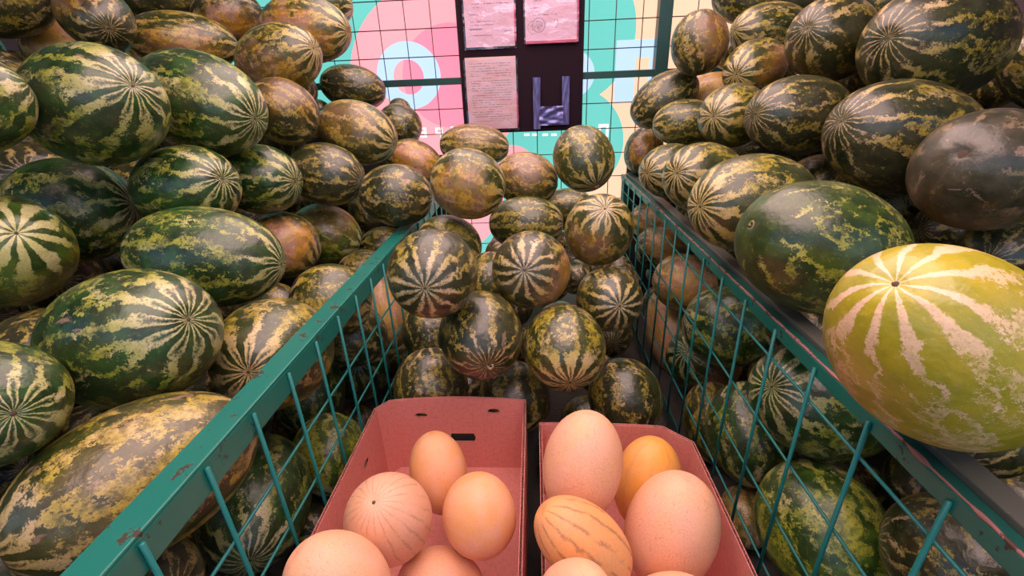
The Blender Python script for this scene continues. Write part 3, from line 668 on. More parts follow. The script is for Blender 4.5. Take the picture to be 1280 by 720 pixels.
 ('watermelon', 'watermelon', 'star', (-0.0152, 1.3090, -0.5168), (-0.1386, -0.9252, 0.3533), 0.2744, 0.2441, -0.51, 0.9, 1, 'round watermelon with a pale star and a yellow and pink patch, mid-pile', 'watermelons piled between the rails'),
 ('watermelon', 'watermelon', 'star', (0.2446, 1.3835, -0.6578), (0.1179, -0.9624, 0.2448), 0.2454, 0.2198, -0.97, 0.1, 1, 'small very dark watermelon with a sharp white star, next to the wire panel', 'watermelons piled between the rails'),
 ('watermelon', 'watermelon', 'dark', (-0.1645, 1.1415, -0.6505), (0.2137, -0.9646, -0.1545), 0.2821, 0.2432, -1.01, 0.1, 2, 'round dark green watermelon with a curled stem scar, behind the slotted carton', 'watermelons piled between the rails'),
 ('watermelon', 'watermelon', 'olive', (0.0805, 1.1570, -0.7064), (0.0648, -0.9529, -0.2963), 0.2707, 0.2414, -1.53, 0.1, 1, 'round watermelon with ragged golden stripes running down to its star, above the taller melons', 'watermelons piled between the rails'),
 ('watermelon', 'watermelon', 'dark', (0.2885, 1.2335, -0.9477), (0.2026, -0.7167, -0.6673), 0.2600, 0.2400, -0.80, 0.1, 0, 'lowest watermelon of the pile, broad gold stripes, directly behind the carton of tall melons', 'watermelons piled between the rails'),
 ('watermelon', 'watermelon', 'star', (-0.3540, 1.2153, -0.8879), (0.0914, -0.6666, -0.7398), 0.2541, 0.2439, -1.10, 0.1, 0, 'watermelon with spotted cream stripes low behind the carton wall, near the wires', 'watermelons piled between the rails'),
 ('watermelon', 'watermelon', 'star', (-0.0806, 1.2416, -0.9565), (0.0015, -0.7024, -0.7118), 0.2494, 0.2423, -1.69, 0.1, 0, 'dark watermelon showing just over the carton wall, under two round ones', 'watermelons piled between the rails'),
 ('watermelon', 'watermelon', 'dark', (-0.3887, 1.4451, -0.8155), (0.5081, -0.4243, -0.7496), 0.2381, 0.2214, -0.64, 0.1, 0, 'shadowed watermelon under the biggest star-ended one', 'watermelons piled between the rails'),
 ('watermelon', 'watermelon', 'dark', (0.7650, 2.3708, 0.1651), (0.1453, -0.1112, -0.9831), 0.2734, 0.2501, 3.04, 0.5, 0, 'round dark watermelon with a reddish flush, high beside the green fence post', 'watermelons heaped behind the grey-capped rail'),
 ('watermelon', 'watermelon', 'dark', (1.0453, 2.6199, 0.3704), (-0.9526, 0.2320, 0.1967), 0.3196, 0.2347, 1.89, 0.2, 0, 'dark watermelon on the top row just above the one with tan zigzags', 'watermelons heaped behind the grey-capped rail'),
 ('watermelon', 'watermelon', 'olive', (1.1057, 2.4361, 0.2062), (-0.9495, -0.3122, 0.0319), 0.4069, 0.2388, 2.59, 0.3, 1, 'oblong tan and olive zigzag watermelon on the second row from the top', 'watermelons heaped behind the grey-capped rail'),
 ('watermelon', 'watermelon', 'olive', (0.9636, 2.2082, 0.0499), (-0.7077, -0.6942, -0.1312), 0.3669, 0.2300, -0.89, 0.8, 1, 'small dark watermelon with an orange-yellow spot and a pinkish star end', 'watermelons heaped behind the grey-capped rail'),
 ('watermelon', 'watermelon', 'dark', (1.1143, 1.9495, 0.1260), (-0.7963, -0.5785, 0.1768), 0.4067, 0.2788, 3.38, 0.2, 1, 'dark watermelon with bold cream ribs fanning from its tip, near the top of the heap', 'watermelons heaped behind the grey-capped rail'),
 ('watermelon', 'watermelon', 'dark', (1.2863, 1.6784, 0.0794), (-0.8767, -0.4753, 0.0748), 0.5738, 0.3492, 2.43, 0.2, 1, 'largest dark smooth watermelon of the upper heap with a wide beige star', 'watermelons heaped behind the grey-capped rail'),
 ('watermelon', 'watermelon', 'dark', (1.8010, 1.7578, -0.0105), (-0.6806, 0.5300, 0.5059), 0.4187, 0.2700, 1.07, 0.2, 0, 'watermelon with wavy white bands behind the dull brown scarred one', 'watermelons heaped behind the grey-capped rail'),
 ('watermelon', 'watermelon', 'dark', (0.9464, 1.7536, -0.1233), (-0.9140, -0.3949, 0.0925), 0.4307, 0.2678, 2.40, 0.2, 1, 'glossy dark purple-brown watermelon with blotches of tan, under the cream-ribbed one', 'watermelons heaped behind the grey-capped rail'),
 ('watermelon', 'watermelon', 'olive', (0.8144, 1.9920, -0.1292), (-0.7094, -0.7022, 0.0598), 0.3652, 0.2465, -3.63, 0.3, 1, 'tan-striped watermelon with a starry pinkish tip, beside the glossy purple-brown one', 'watermelons heaped behind the grey-capped rail'),
 ('watermelon', 'watermelon', 'olive', (0.7149, 2.3047, -0.1707), (-0.9833, 0.1760, -0.0465), 0.2904, 0.2091, 2.04, 0.3, 0, 'light tan zigzag watermelon below the slanting gold-speckled one', 'watermelons heaped behind the grey-capped rail'),
 ('watermelon', 'watermelon', 'dark', (0.6668, 2.5170, -0.0714), (-0.8472, 0.0854, -0.5244), 0.3585, 0.2416, 2.24, 0.2, 0, 'slanting dark watermelon with two rows of gold speckles, leaning toward the banner', 'watermelons heaped behind the grey-capped rail'),
 ('watermelon', 'watermelon', 'pale', (0.9481, 2.6215, -0.0654), (-0.9701, 0.2183, -0.1059), 0.3191, 0.2300, -1.21, 0.9, 0, 'small pale olive watermelon filling the gap behind the slanting one', 'watermelons heaped behind the grey-capped rail'),
 ('watermelon', 'watermelon', 'dark', (0.6326, 2.7236, -0.3478), (-0.2477, -0.1893, -0.9501), 0.2698, 0.2170, -0.16, 0.6, 0, 'brownish watermelon at the far end of the dark-topped rail', 'watermelons heaped behind the grey-capped rail'),
 ('watermelon', 'watermelon', 'olive', (0.5939, 2.0169, -0.3465), (-0.8071, -0.5871, 0.0619), 0.3181, 0.2300, 2.77, 0.2, 1, 'small olive watermelon with a tan rosette, third from the far end of the dark-topped rail', 'watermelons heaped behind the grey-capped rail'),
 ('watermelon', 'watermelon', 'olive', (0.6175, 1.6781, -0.3192), (-0.7340, -0.6374, 0.2345), 0.3888, 0.2500, -2.58, 0.2, 1, 'watermelon with a sharp cream rosette resting on the dark-topped rail, before the bigger rosette one', 'watermelons heaped behind the grey-capped rail'),
 ('watermelon', 'watermelon', 'olive', (0.6077, 1.2705, -0.3149), (-0.9123, -0.4023, 0.0771), 0.3863, 0.2700, 3.19, 0.2, 1, 'big watermelon with a cream and green rosette and a greyish sheen, on the dark-topped rail', 'watermelons heaped behind the grey-capped rail'),
 ('watermelon', 'watermelon', 'green2', (0.6103, 0.9434, -0.3367), (-0.9248, -0.1159, 0.3623), 0.3650, 0.2777, 2.63, 0.2, 3, 'big smooth green watermelon with a coiled button tip, next to the huge yellow one', 'watermelons heaped behind the grey-capped rail'),
 ('watermelon', 'watermelon', 'dark', (1.1082, 1.4605, -0.1795), (-0.9347, -0.2415, 0.2607), 0.5113, 0.3196, 2.63, 0.3, 1, 'long purple-brown watermelon with a pink-scarred tip, above the smooth green one', 'watermelons heaped behind the grey-capped rail'),
 ('watermelon', 'watermelon', 'dull', (1.0766, 1.1431, -0.2204), (-0.8062, -0.4938, 0.3258), 0.3582, 0.2766, 3.48, 0.4, 4, 'dull brown-grey watermelon with a red scarred hollow, behind the huge yellow one', 'watermelons heaped behind the grey-capped rail'),
 ('watermelon', 'watermelon', 'yellow', (0.5217, 0.5209, -0.3296), (-0.7004, -0.2808, 0.6561), 0.3759, 0.2308, 1.95, 0.3, 1, 'huge yellow watermelon with pinkish cream streaks, lying on the dark-topped rail', 'watermelons heaped behind the grey-capped rail'),
 ('watermelon', 'watermelon', 'dark', (1.3552, 2.7240, 0.3746), (-0.9395, 0.3137, 0.1378), 0.4333, 0.2869, 1.93, 0.2, 0, 'dark watermelon at the very top of the heap, beyond the cream-ribbed one', 'watermelons heaped behind the grey-capped rail'),
 ('watermelon', 'watermelon', 'pale', (0.6963, 1.9744, -0.8596), (-0.8890, 0.3202, 0.3275), 0.2919, 0.2740, -1.39, 1, 0, 'pale yellow and pink watermelon behind the wires', 'watermelons heaped behind the grey-capped rail'),
 ('watermelon', 'watermelon', 'dark', (0.6990, 2.3805, -0.8308), (-0.9553, 0.2174, 0.2003), 0.2955, 0.2690, -1.10, 0.8, 0, 'dark reddish watermelon behind the far wires, beyond the pale yellow one', 'watermelons heaped behind the grey-capped rail'),
 ('watermelon', 'watermelon', 'pale', (0.6900, 2.6254, -0.7395), (-0.9537, 0.1888, 0.2342), 0.2570, 0.2313, -1.25, 0.9, 0, 'orange-tinged watermelon at the far corner behind the wires', 'watermelons heaped behind the grey-capped rail'),
 ('watermelon', 'watermelon', 'green', (0.7071, 1.5057, -0.8365), (-0.8826, 0.4003, 0.2465), 0.3114, 0.3039, 2.23, 0.1, 0, 'dark green watermelon with a blue sheen behind the wires, next to the pale yellow one', 'watermelons heaped behind the grey-capped rail'),
 ('watermelon', 'watermelon', 'pale', (0.7116, 2.0935, -1.1856), (0.0935, -0.6208, -0.7783), 0.4715, 0.2777, 2.57, 1, 0, 'upright peach and yellow sided watermelon behind the wires near the dark star-ended one', 'watermelons heaped behind the grey-capped rail'),
 ('watermelon', 'watermelon', 'green', (0.7493, 1.7559, -1.1513), (-0.5920, -0.5502, 0.5889), 0.4048, 0.3086, -1.18, 0.9, 1, 'watermelon with a white star and a pink belly behind the wires, under the blue-sheened one', 'watermelons heaped behind the grey-capped rail'),
 ('watermelon', 'watermelon', 'green', (0.7476, 0.9935, -0.7732), (-0.8619, -0.2914, 0.4150), 0.4177, 0.3065, 2.18, 0.1, 1, 'large dark green watermelon with thin white streaks behind the wires, under the huge yellow one', 'watermelons heaped behind the grey-capped rail'),
 ('watermelon', 'watermelon', 'green', (0.6776, 1.1574, -1.0338), (-0.0241, -0.7588, -0.6508), 0.3298, 0.2615, -1.19, 0.1, 0, 'upright pale-striped green watermelon behind the wires, next to the white-streaked one', 'watermelons heaped behind the grey-capped rail'),
 ('watermelon', 'watermelon', 'lime', (0.7002, 0.8120, -1.0294), (0.0101, -0.8757, -0.4827), 0.3310, 0.2916, -1.33, 0.1, 0, 'bright lime-banded watermelon low behind the wires, under the white-streaked one', 'watermelons heaped behind the grey-capped rail'),
 ('watermelon', 'watermelon', 'dark', (0.8100, 0.6132, -0.8637), (-0.8069, 0.5640, -0.1757), 0.2507, 0.2461, 2.33, 0.1, 0, 'very dark watermelon with scattered gold blotches low behind the wires', 'watermelons heaped behind the grey-capped rail'),
 ('watermelon', 'watermelon', 'pale', (0.6535, 1.0459, -1.2747), (-0.1175, -0.8247, -0.5532), 0.1866, 0.1537, -1.70, 0.8, 0, 'small yellowish watermelon on the bottom, behind the wires beside the carton of tall melons', 'watermelons heaped behind the grey-capped rail'),
 ('watermelon', 'watermelon', 'olive', (0.6970, 1.4280, -1.2260), (0.0501, -0.7608, -0.6470), 0.3274, 0.2482, -1.23, 0.3, 0, 'gold-speckled watermelon deep in shadow behind the wires', 'watermelons heaped behind the grey-capped rail'),
 ('melon', 'melon', 'honey_smooth', (-0.2509, 0.8278, -0.8652), (-0.1839, 0.3669, 0.9119), 0.2055, 0.1400, 2.07, 0, 0, "upright smooth peach melon leaning toward the carton's back wall", 'rounder melons in the slotted carton'),
 ('melon', 'melon', 'honey_rib', (-0.3170, 0.6540, -0.8152), (-0.0207, -0.4100, 0.9118), 0.2238, 0.1759, -3.48, 0, 1, 'round melon with dark speckled ribs fanning from its end', 'rounder melons in the slotted carton'),
 ('melon', 'melon', 'honey_smooth', (-0.1349, 0.7056, -0.8634), (-0.2144, 0.3667, 0.9053), 0.1825, 0.1620, 2.15, 0, 0, "round smooth orange-pink melon against the carton's side wall", 'rounder melons in the slotted carton'),
 ('melon', 'melon', 'honey_net', (-0.3444, 0.4819, -0.7588), (-0.6136, -0.0370, 0.7887), 0.1952, 0.1505, 2.72, 0, 0, 'big round pink melon below the ribbed one', 'rounder melons in the slotted carton'),
 ('melon', 'melon', 'honey_net', (-0.2195, 0.6277, -0.9952), (-0.7268, -0.2164, 0.6519), 0.2060, 0.1582, 3.16, 0, 0, 'round peach melon at the bottom of the carton, between the pink and the orange-pink ones', 'rounder melons in the slotted carton'),
 ('melon', 'melon', 'honey_net', (0.0923, 0.7308, -0.7395), (0.1934, 0.3245, 0.9259), 0.2357, 0.1668, 1.08, 0, 0, "tall smooth pink melon standing upright by the carton's corner", 'taller melons in the cut-corner carton'),
 ('melon', 'melon', 'honey_orange', (0.2654, 0.8283, -0.8961), (0.2031, 0.3420, 0.9175), 0.2312, 0.1588, 1.60, 0, 0, 'deep orange melon between two tall pink ones', 'taller melons in the cut-corner carton'),
 ('melon', 'melon', 'honey_speck', (0.0784, 0.5672, -0.7629), (-0.7486, 0.1139, 0.6532), 0.2080, 0.1335, 2.72, 0, 0, 'orange melon with brown speckled streaks lying on its side', 'taller melons in the cut-corner carton'),
 ('melon', 'melon', 'honey_net', (0.2687, 0.6574, -0.8413), (0.2827, 0.1696, 0.9441), 0.2535, 0.1796, 0.86, 0, 0, 'largest tall pink melon covered in fine cracks', 'taller melons in the cut-corner carton'),
 ('melon', 'melon', 'honey_net', (0.0501, 0.4447, -0.7111), (0.5871, -0.3205, 0.7434), 0.1378, 0.0913, 0.30, 0, 0, 'small peach melon in front of the brown-streaked one', 'taller melons in the cut-corner carton'),
 ('melon', 'melon', 'honey_net', (0.2193, 0.4904, -0.8635), (0.5448, -0.1691, 0.8213), 0.2228, 0.1470, 0.74, 0, 0, 'peach melon at the foot of the largest tall pink one', 'taller melons in the cut-corner carton'),
]
for i, (nm, cat, kind, c, ax, L, D, spin, spot, stem, label, group) in enumerate(MELONS):
    make_melon(nm, cat, kind, c, ax, L, D, spin, spot, stem, label, group, i+1)

# watermelons added to fill the heaps: some show in gaps, unseen ones block light
BURIED = [
 ('right', (0.9054, 1.0266, -1.1348), (-0.8842, -0.3861, 0.2628), 0.249, 0.223, 'shadowed watermelon deep between the upright pale-striped one and the small yellowish one'),
 ('aisle', (0.1897, 1.4309, -1.2154), (-0.2802, -0.9248, 0.2573), 0.218, 0.195, 'shadowed watermelon deep between the lowest gold-striped one and the carton-side dark one'),
 ('right', (1.3601, 1.5046, -0.4772), (-0.9746, -0.2031, 0.0941), 0.206, 0.171, 'shadowed watermelon deep between the pink-tipped long one and the dull scarred one'),
 ('right', (1.0791, 2.5346, -0.9193), (-0.8374, -0.5011, 0.2182), 0.259, 0.228, 'shadowed watermelon deep between the dark reddish one and the orange-tinged one'),
 ('right', (1.9037, 2.1226, -0.0479), (-0.8547, -0.3183, 0.4101), 0.218, 0.194, 'shadowed watermelon deep between the wavy white-banded one and the beige-star largest one'),
 ('right', (1.0908, 1.7781, -0.9300), (-0.9678, 0.0210, 0.2510), 0.200, 0.175, 'shadowed watermelon deep between the pink-bellied one and the pale yellow one'),
 ('left', (-1.7015, 1.4740, -0.2230), (0.6867, -0.6821, 0.2512), 0.302, 0.253, 'shadowed watermelon deep between the purple-sheened one and the lime star one'),
 ('right', (0.9707, 0.8775, -0.9433), (-0.6507, -0.7176, -0.2482), 0.191, 0.169, 'shadowed watermelon deep between the lime-banded one and the white-streaked one'),
 ('aisle', (-0.0263, 1.6038, -0.9825), (0.3037, -0.8182, -0.4881), 0.186, 0.165, 'shadowed watermelon deep between the carton-side dark one and the small pinkish one'),
 ('left', (-0.7311, 2.4250, -0.6647), (0.9113, -0.3725, 0.1753), 0.212, 0.164, 'shadowed watermelon deep between the small round one and the yellowish squeezed one'),
 ('left', (-0.7019, 1.2365, -1.2609), (0.7315, -0.6396, 0.2363), 0.196, 0.166, 'shadowed watermelon deep between the speckled one behind wires and the green one behind wires'),
 ('right', (1.2808, 1.2223, -0.4534), (-0.8088, -0.5878, -0.0178), 0.237, 0.194, 'shadowed watermelon deep between the dull scarred one and the pink-tipped long one'),
 ('right', (1.1461, 0.8102, -0.9419), (-0.7857, -0.6169, -0.0464), 0.193, 0.174, 'shadowed watermelon deep between the gold-blotched one and the lime-banded one'),
 ('aisle', (-0.1517, 2.1492, -0.7601), (-0.6399, -0.7106, 0.2925), 0.232, 0.185, 'shadowed watermelon deep between the half-hidden small one and the curled-stem one'),
 ('right', (1.0711, 1.3110, -1.1115), (-0.4380, -0.8908, 0.1212), 0.331, 0.255, 'shadowed watermelon deep between the gold-speckled one and the upright pale-striped one'),
 ('left', (-1.4842, 1.1572, -0.6426), (0.9948, 0.0732, 0.0708), 0.210, 0.166, ''),
 ('aisle', (0.3668, 1.4460, -1.1143), (0.1600, -0.9771, -0.1399), 0.192, 0.173, ''),
 ('right', (1.1544, 1.8493, -1.1750), (-0.7528, 0.6083, 0.2516), 0.262, 0.206, 'shadowed watermelon deep between the pink-bellied one and the upright peach one'),
 ('left', (-0.9771, 2.4357, -0.5278), (0.9286, -0.3656, 0.0641), 0.292, 0.253, 'shadowed watermelon deep between the yellowish squeezed one and the small round one'),
 ('aisle', (-0.2612, 1.4363, -1.0488), (-0.1182, -0.9909, 0.0645), 0.252, 0.198, 'shadowed watermelon deep between the shadowed star-side one and the carton-side dark one'),
 ('left', (-1.7992, 1.8856, -0.1091), (0.5879, -0.3804, 0.7139), 0.233, 0.198, ''),
 ('right', (1.0676, 1.5485, -0.9146), (-0.5285, -0.7192, 0.4511), 0.285, 0.256, 'shadowed watermelon deep between the blue-sheened one and the pink-bellied one'),
 ('left', (-1.0731, 0.7943, -1.2073), (0.5700, -0.5449, -0.6150), 0.263, 0.211, 'shadowed watermelon deep between the ragged yellow-banded one and the starred one behind wires'),
 ('left', (-0.8307, 0.8645, -1.1342), (0.6102, -0.5407, 0.5791), 0.193, 0.162, ''),
 ('right', (0.9503, 1.4207, -0.4259), (-0.7807, -0.5777, -0.2383), 0.237, 0.182, ''),
 ('left', (-1.9366, 1.7017, 0.0994), (0.7394, -0.5290, 0.4165), 0.270, 0.211, 'shadowed watermelon deep between the topmost broad one and the pale peach one'),
 ('left', (-1.7276, 1.0225, -1.1006), (0.8488, -0.1720, 0.5000), 0.234, 0.197, 'shadowed watermelon deep between the ragged yellow-banded one and the lime star one'),
 ('right', (1.1407, 1.8744, -0.3967), (-0.4255, -0.8754, -0.2294), 0.274, 0.238, 'shadowed watermelon deep between the glossy purple-brown one and the tan-striped one'),
 ('left', (-2.0809, 1.8344, -0.1011), (0.5178, 0.0543, -0.8538), 0.246, 0.207, 'shadowed watermelon deep between the pale peach one and the topmost broad one'),
 ('right', (1.1295, 1.0073, -0.8686), (-0.4198, -0.8187, -0.3918), 0.227, 0.190, ''),
 ('left', (-0.9993, 1.4217, -1.2439), (0.7760, -0.0551, -0.6283), 0.197, 0.162, 'shadowed watermelon deep between the green one behind wires and the dark-starred one'),
 ('right', (1.1205, 2.7003, -0.3863), (-0.9895, -0.0036, 0.1445), 0.305, 0.240, ''),
 ('right', (0.7930, 0.6684, -0.5681), (-0.7591, -0.5418, -0.3609), 0.217, 0.170, 'shadowed watermelon deep between the gold-blotched one and the white-streaked one'),
 ('left', (-0.7177, 1.8772, -1.1725), (0.8154, 0.5256, 0.2425), 0.280, 0.249, 'shadowed watermelon deep between the dark-starred one and the curled-stem one'),
 ('left', (-1.5259, 1.1110, -1.0019), (0.4409, 0.5434, 0.7144), 0.200, 0.181, 'shadowed watermelon deep between the ragged yellow-banded one and the green one behind wires'),
 ('aisle', (0.2066, 2.1629, -0.8992), (0.2385, -0.9600, 0.1467), 0.208, 0.180, 'shadowed watermelon deep between the half-hidden small one and the crosswise yellow-banded one'),
 ('aisle', (0.3572, 1.9983, -1.1375), (-0.0138, -0.9890, 0.1470), 0.280, 0.242, 'shadowed watermelon deep between the half-hidden small one and the sharp white-star one'),
 ('right', (1.5575, 2.5583, 0.0932), (-0.9817, -0.1772, -0.0695), 0.212, 0.168, ''),
 ('left', (-0.8675, 2.2226, -0.5416), (0.5771, -0.5930, -0.5616), 0.189, 0.166, 'shadowed watermelon deep between the small round one and the lime-flushed one'),
 ('left', (-0.7826, 0.6935, -1.2146), (0.4853, -0.7854, 0.3843), 0.232, 0.194, 'shadowed watermelon deep between the starred one behind wires and the speckled one behind wires'),
 ('left', (-1.5809, 1.3105, -0.5231), (0.7574, -0.6057, 0.2439), 0.276, 0.214, 'shadowed watermelon deep between the purple-sheened one and the cream rosette one'),
 ('left', (-1.3693, 2.0466, -0.5177), (0.8635, -0.4111, 0.2922), 0.229, 0.207, 'shadowed watermelon deep between the lime-flushed one and the pink-sided one'),
 ('left', (-1.0302, 1.0711, -0.7747), (0.6348, 0.0495, 0.7711), 0.230, 0.179, 'shadowed watermelon deep between the green one behind wires and the golden-striped one'),
 ('right', (1.3979, 2.4651, -0.0623), (-0.7570, -0.4891, 0.4332), 0.278, 0.234, ''),
 ('left', (-1.2533, 1.6432, -0.8260), (0.5209, -0.8064, 0.2800), 0.282, 0.221, 'shadowed watermelon deep between the pink-sided one and the lime-flushed one'),
 ('left', (-1.1978, 0.8845, -0.5603), (0.4497, -0.8923, 0.0384), 0.305, 0.243, 'shadowed watermelon deep between the lime star one and the fork-scarred one'),
 ('left', (-1.2487, 2.2425, -0.4621), (0.7702, -0.6090, 0.1895), 0.224, 0.196, 'shadowed watermelon deep between the lime-flushed one and the small round one'),
 ('aisle', (0.0446, 1.9349, -0.8040), (0.3134, -0.9454, 0.0893), 0.288, 0.233, 'shadowed watermelon deep between the crosswise yellow-banded one and the half-hidden small one'),
 ('aisle', (-0.1327, 1.5394, -1.2246), (0.0181, -0.8605, -0.5092), 0.224, 0.197, ''),
 ('right', (1.5781, 2.4108, 0.2960), (-0.9911, -0.0224, 0.1311), 0.263, 0.236, 'shadowed watermelon deep between the very top one and the oblong zigzag one'),
 ('aisle', (0.3742, 2.5226, -1.0242), (-0.0563, -0.9215, -0.3843), 0.258, 0.230, 'shadowed watermelon deep between the curled-stem one and the crosswise yellow-banded one'),
 ('aisle', (0.1870, 2.5711, -0.8580), (0.6752, -0.6875, 0.2674), 0.194, 0.168, 'shadowed watermelon deep between the half-hidden small one and the oblong tan one'),
 ('left', (-1.9421, 2.0678, -0.1921), (0.8000, -0.5020, -0.3287), 0.254, 0.207, ''),
 ('right', (0.7319, 2.0674, -0.5409), (-0.5223, -0.6592, 0.5411), 0.180, 0.162, 'shadowed watermelon deep between the small olive rosette one and the pale yellow one'),
 ('right', (1.3979, 2.1230, 0.0197), (-0.9187, -0.3631, 0.1552), 0.236, 0.191, 'shadowed watermelon deep between the cream-ribbed one and the orange-spotted one'),
 ('right', (1.1521, 1.5713, -0.4296), (0.2835, -0.8235, 0.4915), 0.194, 0.165, 'shadowed watermelon deep between the pink-tipped long one and the glossy purple-brown one'),
 ('aisle', (-0.1098, 1.7976, -0.8845), (0.2455, -0.6266, 0.7396), 0.244, 0.188, 'shadowed watermelon deep between the crosswise yellow-banded one and the small pinkish one'),
 ('left', (-1.0748, 2.5029, -0.1270), (0.3661, -0.9287, -0.0588), 0.228, 0.179, ''),
 ('left', (-1.1246, 2.2365, -0.0934), (0.6602, 0.3388, -0.6703), 0.221, 0.184, ''),
 ('right', (0.9515, 2.3506, -0.7116), (-0.9262, -0.3238, 0.1933), 0.235, 0.199, ''),
 ('right', (1.0155, 2.1499, -0.9522), (-0.5183, -0.7623, -0.3876), 0.251, 0.195, 'shadowed watermelon deep between the pale yellow one and the upright peach one'),
 ('right', (1.0597, 2.3431, -0.2886), (-0.6801, -0.7318, -0.0436), 0.285, 0.233, 'shadowed watermelon deep between the light zigzag one and the pale olive one'),
 ('right', (0.9360, 1.8831, -0.8689), (-0.5166, -0.7293, 0.4487), 0.210, 0.180, 'shadowed watermelon deep between the pale yellow one and the pink-bellied one'),
 ('left', (-0.7599, 0.4877, -0.8234), (0.9281, -0.1634, 0.3346), 0.262, 0.234, 'shadowed watermelon deep between the longest melon and the starred one behind wires'),
 ('left', (-1.5255, 1.6612, -0.3180), (0.9344, -0.1724, 0.3117), 0.300, 0.256, 'shadowed watermelon deep between the purple-sheened one and the gathered-band one'),
 ('left', (-1.1006, 2.0270, -0.1615), (0.6162, -0.3713, 0.6946), 0.230, 0.179, 'shadowed watermelon deep between the yellow-topped one and the orange-bellied one'),
 ('left', (-1.1998, 2.4322, 0.0272), (0.8412, -0.1352, 0.5236), 0.228, 0.180, 'shadowed watermelon deep between the slim dark one and the orange-flushed one'),
 ('left', (-1.5646, 1.5657, -0.5589), (0.7484, -0.0380, -0.6621), 0.213, 0.167, 'shadowed watermelon deep between the purple-sheened one and the pink-sided one'),
 ('left', (-1.6111, 2.1033, -0.1071), (0.5644, -0.7799, -0.2706), 0.288, 0.239, 'shadowed watermelon deep between the slim olive one and the pale peach one'),
 ('right', (0.7912, 2.6247, -1.0808), (-0.8949, -0.4266, -0.1310), 0.194, 0.173, ''),
 ('left', (-0.9767, 1.4243, -0.7027), (0.9840, -0.1620, -0.0740), 0.269, 0.213, 'shadowed watermelon deep between the pink-sided one and the dark one behind wires'),
 ('right', (1.2886, 2.6852, 0.0395), (-0.6454, -0.6395, 0.4177), 0.219, 0.195, 'shadowed watermelon deep between the very top one and the pale olive one'),
 ('aisle', (-0.3813, 2.1241, -0.6677), (0.3222, -0.9465, 0.0189), 0.223, 0.177, ''),
 ('right', (1.0206, 2.6771, 0.1409), (-0.4692, -0.8078, 0.3569), 0.182, 0.163, 'shadowed watermelon deep between the pale olive one and the top-row dark one'),
 ('left', (-2.1828, 2.0267, 0.1452), (0.8975, -0.4030, -0.1790), 0.208, 0.172, 'shadowed watermelon deep between the pale peach one and the small star-ended one'),
 ('left', (-1.1604, 1.6594, -1.1742), (0.3482, -0.6378, 0.6870), 0.190, 0.171, ''),
 ('right', (1.3751, 1.6917, -0.3999), (-0.7482, -0.6450, 0.1552), 0.262, 0.202, 'shadowed watermelon deep between the pink-tipped long one and the beige-star largest one'),
 ('left', (-1.1423, 1.4315, -1.0664), (0.9220, -0.3871, 0.0110), 0.188, 0.164, ''),
 ('right', (0.8622, 2.5417, -0.5624), (-0.6609, -0.6921, -0.2902), 0.207, 0.182, ''),
 ('left', (-1.8668, 2.3191, 0.1672), (0.5379, -0.7910, 0.2914), 0.179, 0.160, 'shadowed watermelon deep between the pale peach one and the slim olive one'),
 ('left', (-1.0887, 1.2001, -1.0696), (0.7343, -0.5454, 0.4041), 0.270, 0.225, ''),
 ('left', (-1.0287, 2.3041, -0.7553), (0.9249, -0.3725, 0.0763), 0.290, 0.235, 'shadowed watermelon deep between the small round one and the curled-stem one'),
 ('left', (-1.5398, 1.0096, -0.5411), (0.9229, -0.1389, 0.3592), 0.239, 0.194, 'shadowed watermelon deep between the lime star one and the purple-sheened one'),
 ('right', (0.7634, 1.8600, -0.6051), (-0.7876, 0.5303, 0.3138), 0.204, 0.173, 'shadowed watermelon deep between the pale yellow one and the small olive rosette one'),
 ('left', (-1.7205, 1.5439, 0.0673), (0.9577, -0.2677, -0.1057), 0.175, 0.158, 'shadowed watermelon deep between the small star-ended one and the topmost broad one'),
 ('aisle', (0.1683, 1.6937, -0.9166), (0.3102, -0.4770, 0.8224), 0.189, 0.158, ''),
 ('aisle', (0.3972, 2.0577, -0.8258), (0.0201, -0.5935, 0.8046), 0.171, 0.146, 'shadowed watermelon deep between the half-hidden small one and the highest perched one'),
 ('right', (0.6996, 2.3078, -0.4851), (-0.6738, -0.7387, -0.0205), 0.165, 0.145, 'shadowed watermelon deep between the light zigzag one and the small olive rosette one'),
 ('aisle', (-0.3859, 1.2223, -1.2158), (0.3781, -0.7265, 0.5738), 0.203, 0.169, ''),
 ('left', (-1.3369, 2.6489, 0.5913), (0.7419, -0.6429, -0.1905), 0.209, 0.170, ''),
 ('aisle', (0.1095, 2.6315, -0.6812), (-0.0114, -0.9398, -0.3415), 0.199, 0.170, ''),
 ('right', (0.9793, 1.6396, -1.1619), (-0.8234, -0.2340, 0.5170), 0.170, 0.150, 'shadowed watermelon deep between the pink-bellied one and the gold-speckled one'),
 ('aisle', (0.3853, 2.3423, -0.8307), (0.1814, -0.9747, 0.1307), 0.193, 0.157, ''),
 ('aisle', (0.2467, 1.5840, -1.0948), (0.0941, -0.6102, 0.7866), 0.192, 0.164, 'shadowed watermelon deep between the lowest gold-striped one and the sharp white-star one'),
 ('right', (1.2805, 1.9869, -0.2558), (-0.9216, -0.3882, 0.0051), 0.176, 0.146, ''),
 ('right', (0.8023, 2.2485, -0.6014), (-0.9996, 0.0256, -0.0149), 0.196, 0.155, 'shadowed watermelon deep between the dark reddish one and the pale yellow one'),
 ('aisle', (0.3289, 1.2597, -1.2189), (0.4770, -0.8488, 0.2280), 0.187, 0.151, 'shadowed watermelon deep between the lowest gold-striped one and the ragged golden-striped one'),
 ('left', (-0.7411, 1.4214, -1.2230), (0.6296, -0.7578, 0.1711), 0.183, 0.148, 'shadowed watermelon deep between the dark-starred one and the green one behind wires'),
 ('right', (0.8903, 2.0920, -0.6980), (-0.7688, -0.5327, 0.3538), 0.175, 0.148, ''),
